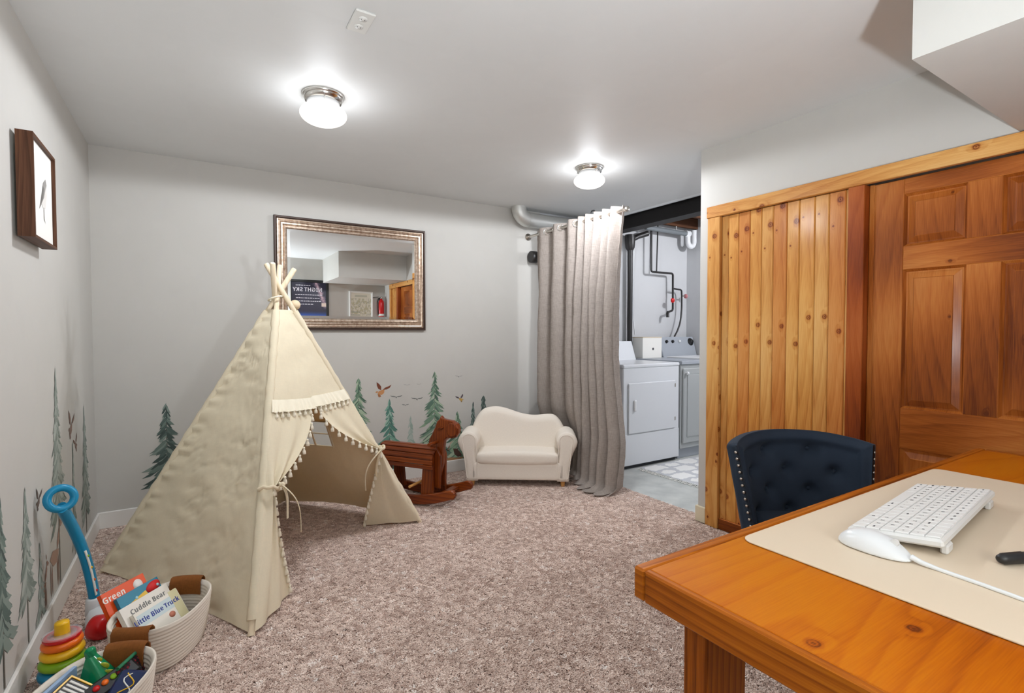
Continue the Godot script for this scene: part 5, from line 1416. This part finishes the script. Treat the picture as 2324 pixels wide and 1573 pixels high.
func build_toys() -> void:
	var ang := atan2(0.9, 0.43)      # turns local x to the direction (0.43, -0.9)
	var b1 := basket("white rope basket full of picture books", Vector3(-0.115, 0, -2.415), ang)
	var b2 := basket("white rope basket of small toys nearest the camera", Vector3(-0.285, 0, -1.965), ang)
	# books lean back in the basket: local x along the spine edge, y up the cover, z out of the cover
	var ax := Vector3(0.431, 0, -0.902); var pz := Vector3(0.902, 0, 0.431)
	var bax := Vector3(0.66, 0, -0.7513); var bpz := Vector3(0.7513, 0, 0.66)
	var book := func(n: String, label: String, c: Vector3, lean: float, w: float, h: float, th: float, cover: Material, art: Callable) -> void:
		var up := (-bpz * sin(lean) + Vector3.UP * cos(lean)).normalized()
		var t := thing(n, label, "book", c, 0.0, "picture books in the basket")
		t.transform.basis = Basis(bax, up, bax.cross(up))
		part(t, "front_cover", mb().box(Vector3(-w / 2, 0, th / 2 - 0.002), Vector3(w / 2, h, th / 2), 0.0006).mesh(), cover)
		part(t, "back_cover", mb().box(Vector3(-w / 2, 0, -th / 2), Vector3(w / 2, h, -th / 2 + 0.002), 0.0006).mesh(), cover)
		part(t, "spine", mb().box(Vector3(-w / 2, 0, -th / 2), Vector3(-w / 2 + 0.002, h, th / 2), 0.0006).mesh(), cover)
		part(t, "pages", mb().box(Vector3(-w / 2 + 0.002, 0.002, -th / 2 + 0.002), Vector3(w / 2 - 0.003, h - 0.002, th / 2 - 0.002)).mesh(), M.pages)
		art.call(t, th / 2)
	var lab := func(t: Node3D, s: String, size: float, c: Color, p: Vector3, rot := 0.0) -> void:
		part(t, "title", text(s, size, 0.0008), pm(c, 0.6), Transform3D(Basis(Vector3.BACK, rot), p))
	var blob := func(t: Node3D, n: String, c: Color, p: Vector3, rx: float, ry: float, rot := 0.0) -> void:
		part(t, n, mb().lathe([Vector2(0, 0), Vector2(1, 0), Vector2(1, 0.0006), Vector2(0, 0.0006)], 24, Transform3D(Basis(Vector3.BACK, rot) * Basis(Vector3.RIGHT, PI / 2), p), rx, ry).mesh(), pm(c, 0.6))
	var lean := deg_to_rad(27)
	var o := Vector3(-0.115, 0.022, -2.415)
	book.call("picture_book", "orange picture book standing rearmost in the basket", o - bpz * 0.046 + bax * -0.022, lean, 0.185, 0.268, 0.018, pm(Color8(226, 78, 10), 0.4), func(t, z):
		lab.call(t, "Green", 0.032, Color8(246, 236, 230), Vector3(-0.048, 0.240, z + 0.0006))
		blob.call(t, "picture_spot", Color8(238, 232, 228), Vector3(0.055, 0.235, z), 0.020, 0.022)
		blob.call(t, "picture_spot", Color8(200, 20, 16), Vector3(0.065, 0.12, z), 0.04, 0.06, 0.3))
	book.call("picture_book", "teal picture book with a yellow banner in the basket", o - bpz * 0.018 + bax * 0.012, lean + 0.03, 0.185, 0.240, 0.016, pm(Color8(14, 124, 152), 0.4), func(t, z):
		part(t, "banner", mb().box(Vector3(-0.085, 0.0, z), Vector3(0.03, 0.026, z + 0.0007), 0.0, Transform3D(Basis(Vector3.BACK, 0.22), Vector3(0.0, 0.182, 0))).mesh(), pm(Color8(228, 186, 66), 0.5))
		blob.call(t, "picture_spot", Color8(206, 22, 24), Vector3(0.06, 0.213, z), 0.034, 0.02, 0.2)
		for q in [[0.08, 0.21], [0.07, 0.175], [-0.02, 0.205], [0.02, 0.15]]: blob.call(t, "picture_spot", Color8(170, 214, 226), Vector3(q[0], q[1], z + 0.0002), 0.006, 0.006))
	book.call("picture_book", "white picture book second from the front in the basket", o + bpz * 0.012 + bax * 0.0, lean + 0.06, 0.215, 0.212, 0.020, pm(Color8(236, 230, 220), 0.45), func(t, z):
		lab.call(t, "Cuddle Bear", 0.027, Color8(124, 124, 122), Vector3(0.005, 0.180, z + 0.0006))
		part(t, "blue_corner", mb().box(Vector3(-0.10, 0.0, z), Vector3(-0.03, 0.10, z + 0.0006)).mesh(), pm(Color8(52, 52, 104), 0.5)))
	book.call("picture_book", "white picture book with blue title at the front of the basket", o + bpz * 0.042 + bax * 0.018, lean + 0.10, 0.205, 0.186, 0.018, pm(Color8(238, 232, 220), 0.45), func(t, z):
		part(t, "title_band", mb().box(Vector3(-0.095, 0.125, z), Vector3(0.06, 0.172, z + 0.0005)).mesh(), pm(Color8(206, 220, 222), 0.5))
		part(t, "picture_patch", mb().box(Vector3(0.06, 0.06, z), Vector3(0.1, 0.19, z + 0.0005)).mesh(), pm(Color8(220, 212, 168), 0.5))
		lab.call(t, "Little Blue Truck", 0.026, Color8(58, 72, 150), Vector3(-0.012, 0.148, z + 0.0008))
		blob.call(t, "picture_spot", Color8(206, 128, 104), Vector3(0.035, 0.105, z), 0.014, 0.012))
	# ring stacker
	var rs := thing("ring_stacker", "rainbow ring stacking toy between wall and baskets", "stacking toy", Vector3(-0.415, 0, -2.40))
	rs.scale = Vector3.ONE * 0.80
	part(rs, "base", mb().lathe([Vector2(0, 0), Vector2(0.062, 0), Vector2(0.082, 0.012), Vector2(0.084, 0.024), Vector2(0, 0.026)], 32).mesh(), M.white_gloss)
	part(rs, "post", mb().lathe([Vector2(0, 0.02), Vector2(0.030, 0.02), Vector2(0.027, 0.262), Vector2(0.025, 0.268), Vector2(0, 0.269)], 28, Transform3D(), 1, 1, [2, 4]).mesh(), M.yellow)
	var ring := func(n: String, y: float, R: float, r: float, m: Material) -> void:
		var pr := []
		for i in 17: pr.append(Vector2(R - r + r * cos(TAU * i / 16), y + r * 0.92 * sin(TAU * i / 16)))
		part(rs, n, mb().lathe(pr, 40).mesh(), m)
	ring.call("blue_ring", 0.048, 0.090, 0.025, M.blue)
	ring.call("green_ring", 0.094, 0.086, 0.024, M.lime)
	ring.call("yellow_ring", 0.137, 0.081, 0.0225, M.yellow)
	ring.call("orange_ring", 0.177, 0.076, 0.0205, M.orange)
	ring.call("red_ring", 0.203, 0.069, 0.012, M.red)
	part(rs, "clear_disc", mb().lathe([Vector2(0.029, 0.214), Vector2(0.05, 0.213), Vector2(0.066, 0.211), Vector2(0.071, 0.214), Vector2(0.066, 0.219), Vector2(0.05, 0.218), Vector2(0.029, 0.219), Vector2(0.029, 0.214)], 36).mesh(), M.clear)
	# push toy
	var pt := thing("push_toy", "toddler push toy with a looped blue handle against the wall", "push toy", Vector3(-0.31, 0, -2.76))
	var org := pt.position
	var top := Vector3(-0.452, 0.560, -2.665) - org
	var path := [Vector3(-0.372, 0.095, -2.785) - org, Vector3(-0.378, 0.15, -2.79) - org, Vector3(-0.394, 0.25, -2.80) - org, Vector3(-0.415, 0.355, -2.79) - org, Vector3(-0.434, 0.45, -2.75) - org, Vector3(-0.446, 0.52, -2.70) - org, top]
	var pc := []
	for i in path.size() - 1:
		for q in 4:
			var p0: Vector3 = path[maxi(i - 1, 0)]; var p3: Vector3 = path[mini(i + 2, path.size() - 1)]
			pc.append((path[i] as Vector3).cubic_interpolate(path[i + 1], p0, p3, q / 4.0))
	pc.append(top)
	part(pt, "handle", mb().tube(pc, 0.025, 14, false, 0.8).mesh(), M.blue)
	# the loop, broad side to the camera
	var lv := Vector3(0.93, 0, -0.37).normalized()
	var luv := Vector3(-0.08, 0.95, -0.15).normalized()
	var lp := []
	for i in 28: lp.append(top + luv * 0.036 + lv * cos(TAU * i / 28) * 0.042 + luv * sin(TAU * i / 28) * 0.042)
	part(pt, "loop_grip", mb().tube(lp, 0.0145, 12, true).mesh(), M.blue)
	var st := []
	for i in range(3, 12): st.append((pc[i] as Vector3) + Vector3(0.010, 0.004, 0.0165))
	var sk := part(pt, "sticker", mb().tube(st, 0.0125, 8, false, 0.35).mesh(), M.paper)
	for q in [[1, M.red], [3, M.orange], [5, M.yellow], [7, M.lime]]:
		part(sk, "spot", mb().lathe([Vector2(0, -0.002), Vector2(0.0055, -0.001), Vector2(0.0055, 0.001), Vector2(0, 0.002)], 10, T3((st[q[0]] as Vector3) + Vector3(0.004, 0.001, 0.006), Vector3(80, 25, 0))).mesh(), q[1])
	part(pt, "housing", mb().lathe([Vector2(0, 0.008), Vector2(0.085, 0.008), Vector2(0.094, 0.02), Vector2(0.092, 0.05), Vector2(0.078, 0.078), Vector2(0.05, 0.088), Vector2(0, 0.09)], 36, T3(Vector3(0, 0, 0)), 1.0, 1.05).mesh(), M.white_gloss)
	part(pt, "clear_dome", mb().lathe([Vector2(0.068, 0.082), Vector2(0.064, 0.11), Vector2(0.048, 0.132), Vector2(0.025, 0.143), Vector2(0, 0.146), Vector2(0, 0.143), Vector2(0.024, 0.140), Vector2(0.046, 0.129), Vector2(0.061, 0.108), Vector2(0.065, 0.082), Vector2(0.068, 0.082)], 32, T3(Vector3(0.02, 0, -0.02))).mesh(), M.clear)
	part(pt, "handle_socket", mb().lathe([Vector2(0, 0.05), Vector2(0.034, 0.05), Vector2(0.030, 0.115), Vector2(0.026, 0.122), Vector2(0, 0.122)], 20, T3(Vector3(-0.064, 0, -0.025))).mesh(), M.white_gloss)
	part(pt, "wheel", mb().lathe([Vector2(0, -0.035), Vector2(0.032, -0.034), Vector2(0.045, -0.024), Vector2(0.048, 0), Vector2(0.045, 0.024), Vector2(0.032, 0.034), Vector2(0, 0.035)], 28, T3(Vector3(-0.03, 0.048, 0.115), Vector3(0, -35, 90))).mesh(), M.red)
	part(pt, "wheel", mb().lathe([Vector2(0, -0.035), Vector2(0.032, -0.034), Vector2(0.045, -0.024), Vector2(0.048, 0), Vector2(0.045, 0.024), Vector2(0.032, 0.034), Vector2(0, 0.035)], 28, T3(Vector3(0.09, 0.048, 0.05), Vector3(0, -35, 90))).mesh(), M.red)
	# toys in the near basket
	var o2 := Vector3(-0.285, 0, -1.965)
	var place := func(t: Node3D, e: Vector3) -> void: t.transform.basis = Basis.from_euler(e * PI / 180.0)
	var gp := thing("green_pyramid_toy", "clear green pyramid toy in the near basket", "toy", o2 + ax * 0.122 + pz * -0.05 + Vector3(0, 0.105, 0)); place.call(gp, Vector3(-8, 30, 6))
	part(gp, "shell", mb().lathe([Vector2(0, 0), Vector2(0.064, 0), Vector2(0.060, 0.01), Vector2(0.016, 0.105), Vector2(0.016, 0.125), Vector2(0.010, 0.132), Vector2(0, 0.133)], 4, Transform3D(), 1, 1, [1, 2, 3, 4]).mesh(), M.green_clear)
	for q in [[0.03, 0.02], [0.06, 0.016], [0.085, 0.010]]:
		part(gp, "yellow_shape", mb().lathe([Vector2(0, -0.002), Vector2(q[1], -0.001), Vector2(q[1], 0.001), Vector2(0, 0.002)], 12, T3(Vector3(0.046 - q[0] * 0.34, q[0], 0.0) .rotated(Vector3.UP, -PI / 4), Vector3(0, 45, -66))).mesh(), pm(Color8(190, 196, 60), 0.4))
	var tp := thing("toy_keyboard", "black toy keyboard with white stripes and a yellow frame", "toy", o2 + ax * 0.012 + pz * -0.056 + Vector3(0, 0.150, 0)); place.call(tp, Vector3(28, 62, 8))
	part(tp, "body", mb().box(Vector3(-0.055, -0.02, -0.05), Vector3(0.055, 0.01, 0.05), 0.006).mesh(), M.black)
	part(tp, "yellow_frame", mb().frame(0.098, 0.090, [Vector2(0, 0), Vector2(0, 0.004), Vector2(0.005, 0.004), Vector2(0.005, 0)]).mesh(), M.yellow, Transform3D(Basis(Vector3.RIGHT, -PI / 2), Vector3(0, 0.009, 0)))
	for i in 6: part(tp, "white_stripe", mb().box(Vector3(-0.036 + i * 0.013, 0.009, -0.035), Vector3(-0.029 + i * 0.013, 0.0125, 0.035), 0.001).mesh(), M.paper)
	var rc := thing("toy_remote", "black toy remote with red, orange and green buttons", "toy", o2 + ax * 0.062 + pz * 0.006 + Vector3(0, 0.140, 0)); place.call(rc, Vector3(25, 40, 10))
	part(rc, "body", mb().box(Vector3(-0.10, -0.015, -0.032), Vector3(0.10, 0.012, 0.032), 0.009).mesh(), M.black)
	for q in [[-0.02, M.red], [0.005, M.orange], [0.03, M.lime]]:
		part(rc, "button", mb().lathe([Vector2(0, 0.010), Vector2(0.010, 0.010), Vector2(0.009, 0.016), Vector2(0, 0.018)], 14, T3(Vector3(q[0], 0, -0.005))).mesh(), q[1])
	var nv := thing("toy_car_case", "navy toy case with yellow squiggles in the near basket", "toy", o2 + ax * 0.035 + pz * 0.076 + Vector3(0, 0.125, 0)); place.call(nv, Vector3(8, 64, 30))
	part(nv, "body", mb().box(Vector3(-0.075, -0.02, -0.045), Vector3(0.075, 0.014, 0.045), 0.010).mesh(), pm(Color8(20, 40, 86), 0.35))
	for s in 2:
		var w := []
		for i in 16: w.append(Vector3(-0.06 + i * 0.008, 0.0145, 0.018 * sin(i * 0.7 + s * 2.0)))
		part(nv, "squiggle", mb().tube(w, 0.002, 6).mesh(), M.yellow if s == 0 else M.paper)
	var pd := thing("plaid_pouch", "red and black checked cloth pouch by the basket handle", "pouch", o2 + ax * 0.140 + pz * 0.046 + Vector3(0, 0.125, 0)); place.call(pd, Vector3(60, 60, 0))
	var plaid := pic(64, 64, func(u, v):
		var a := fposmod(u * 8.0, 1.0) < 0.5; var b := fposmod(v * 8.0, 1.0) < 0.5
		return Color8(150, 24, 36) if a and b else Color8(40, 16, 20) if a != b else Color8(16, 12, 14))
	var pmat := pm(Color.WHITE, 0.9); pmat.albedo_texture = plaid; pmat.uv1_triplanar = true; pmat.uv1_scale = Vector3(10, 10, 10)
	part(pd, "cloth", mb().nets(func(p): return rboxd(p, Vector3(0.055, 0.018, 0.05), 0.017) + 0.002 * sin(p.x * 120.0), Vector3(-0.07, -0.03, -0.065), Vector3(0.07, 0.03, 0.065), 0.006).mesh(), pmat)
	part(pd, "green_edge", mb().tube([Vector3(-0.05, 0.014, -0.052), Vector3(0.05, 0.014, -0.052)], 0.006, 8).mesh(), pm(Color8(20, 110, 70), 0.6))
	var lb := thing("board_book", "light blue board book along the basket wall", "book", o2 + ax * 0.02 + pz * -0.116 + Vector3(0, 0.055, 0)); lb.transform.basis = Basis(ax, Vector3.UP, ax.cross(Vector3.UP))
	part(lb, "cover", mb().box(Vector3(-0.10, 0, -0.006), Vector3(0.10, 0.125, 0.006), 0.001).mesh(), pm(Color8(160, 186, 220), 0.5))
	part(lb, "picture_patch", mb().box(Vector3(-0.05, 0.07, 0.005), Vector3(0.03, 0.11, 0.0066)).mesh(), pm(Color8(214, 222, 228), 0.5))

# ------------------------------------------------------------------ carpet pile
func build_carpet() -> void:
	var r := RandomNumberGenerator.new(); r.seed = 99
	var m := mb()
	for i in 7:
		var a := TAU * i / 7.0 + r.randf()
		var d := Vector3(cos(a), 0, sin(a))
		var p0 := d * 0.0022
		var l := r.randf_range(0.6, 1.0)
		var p1 := p0 + d * 0.0035 * l + Vector3(0, 0.007 * l, 0)
		var sd := d.rotated(Vector3.UP, 1.2)
		var p2 := p1 + (d * 0.4 + sd).normalized() * 0.0055 + Vector3(0, 0.001, 0)
		m.tube([p0, p1, p2], [0.0020, 0.0019, 0.0013], 4)
	var mesh := m.mesh()
	var mt := pm(Color.WHITE, 0.95, 0, 0.15); mt.vertex_color_use_as_albedo = true
	var step := 0.0125
	var buf := PackedFloat32Array()
	var c0 := lin(196, 170, 157); var c1 := lin(254, 234, 222); var c2 := lin(255, 246, 240)
	var cnt := 0
	var z := ZB + 0.02
	var x1 := 2.93
	while z < ZF - 0.02:
		var x := XL + 0.02
		var xe := x1 if z < JZ - 0.02 else XR - 0.03
		while x < xe:
			var px := x + r.randf_range(-0.5, 0.5) * step; var pz := z + r.randf_range(-0.5, 0.5) * step
			var a := r.randf() * TAU
			var s := r.randf_range(1.0, 1.5)
			var ca := cos(a) * s; var sa := sin(a) * s
			var h := s * (0.9 + 0.25 * nz.get_noise_2d(px * 3.0, pz * 3.0))
			var t := clampf(0.42 + 0.36 * r.randfn() + 0.18 * nz.get_noise_2d(px * 2.2 + 7.0, pz * 2.2) + 0.25 * nz.get_noise_2d(px * 28.0, pz * 28.0), 0.0, 1.3)
			var c := c0.lerp(c1, t) if t < 1.0 else c1.lerp(c2, (t - 1.0) * 3.0)
			buf.append_array(PackedFloat32Array([ca, 0.0, sa, px, 0.0, h, 0.0, -0.005, -sa, 0.0, ca, pz, c.r, c.g, c.b, 1.0]))
			cnt += 1
			x += step
		z += step
	var mm := MultiMesh.new()
	mm.transform_format = MultiMesh.TRANSFORM_3D; mm.use_colors = true; mm.mesh = mesh
	mm.instance_count = cnt
	mm.buffer = buf
	var o := MultiMeshInstance3D.new(); o.name = "carpet"; o.multimesh = mm; o.material_override = mt
	add_child(o)
	o.set_meta("kind", "stuff"); o.set_meta("label", "mottled taupe carpet pile over the whole room floor"); o.set_meta("category", "carpet")
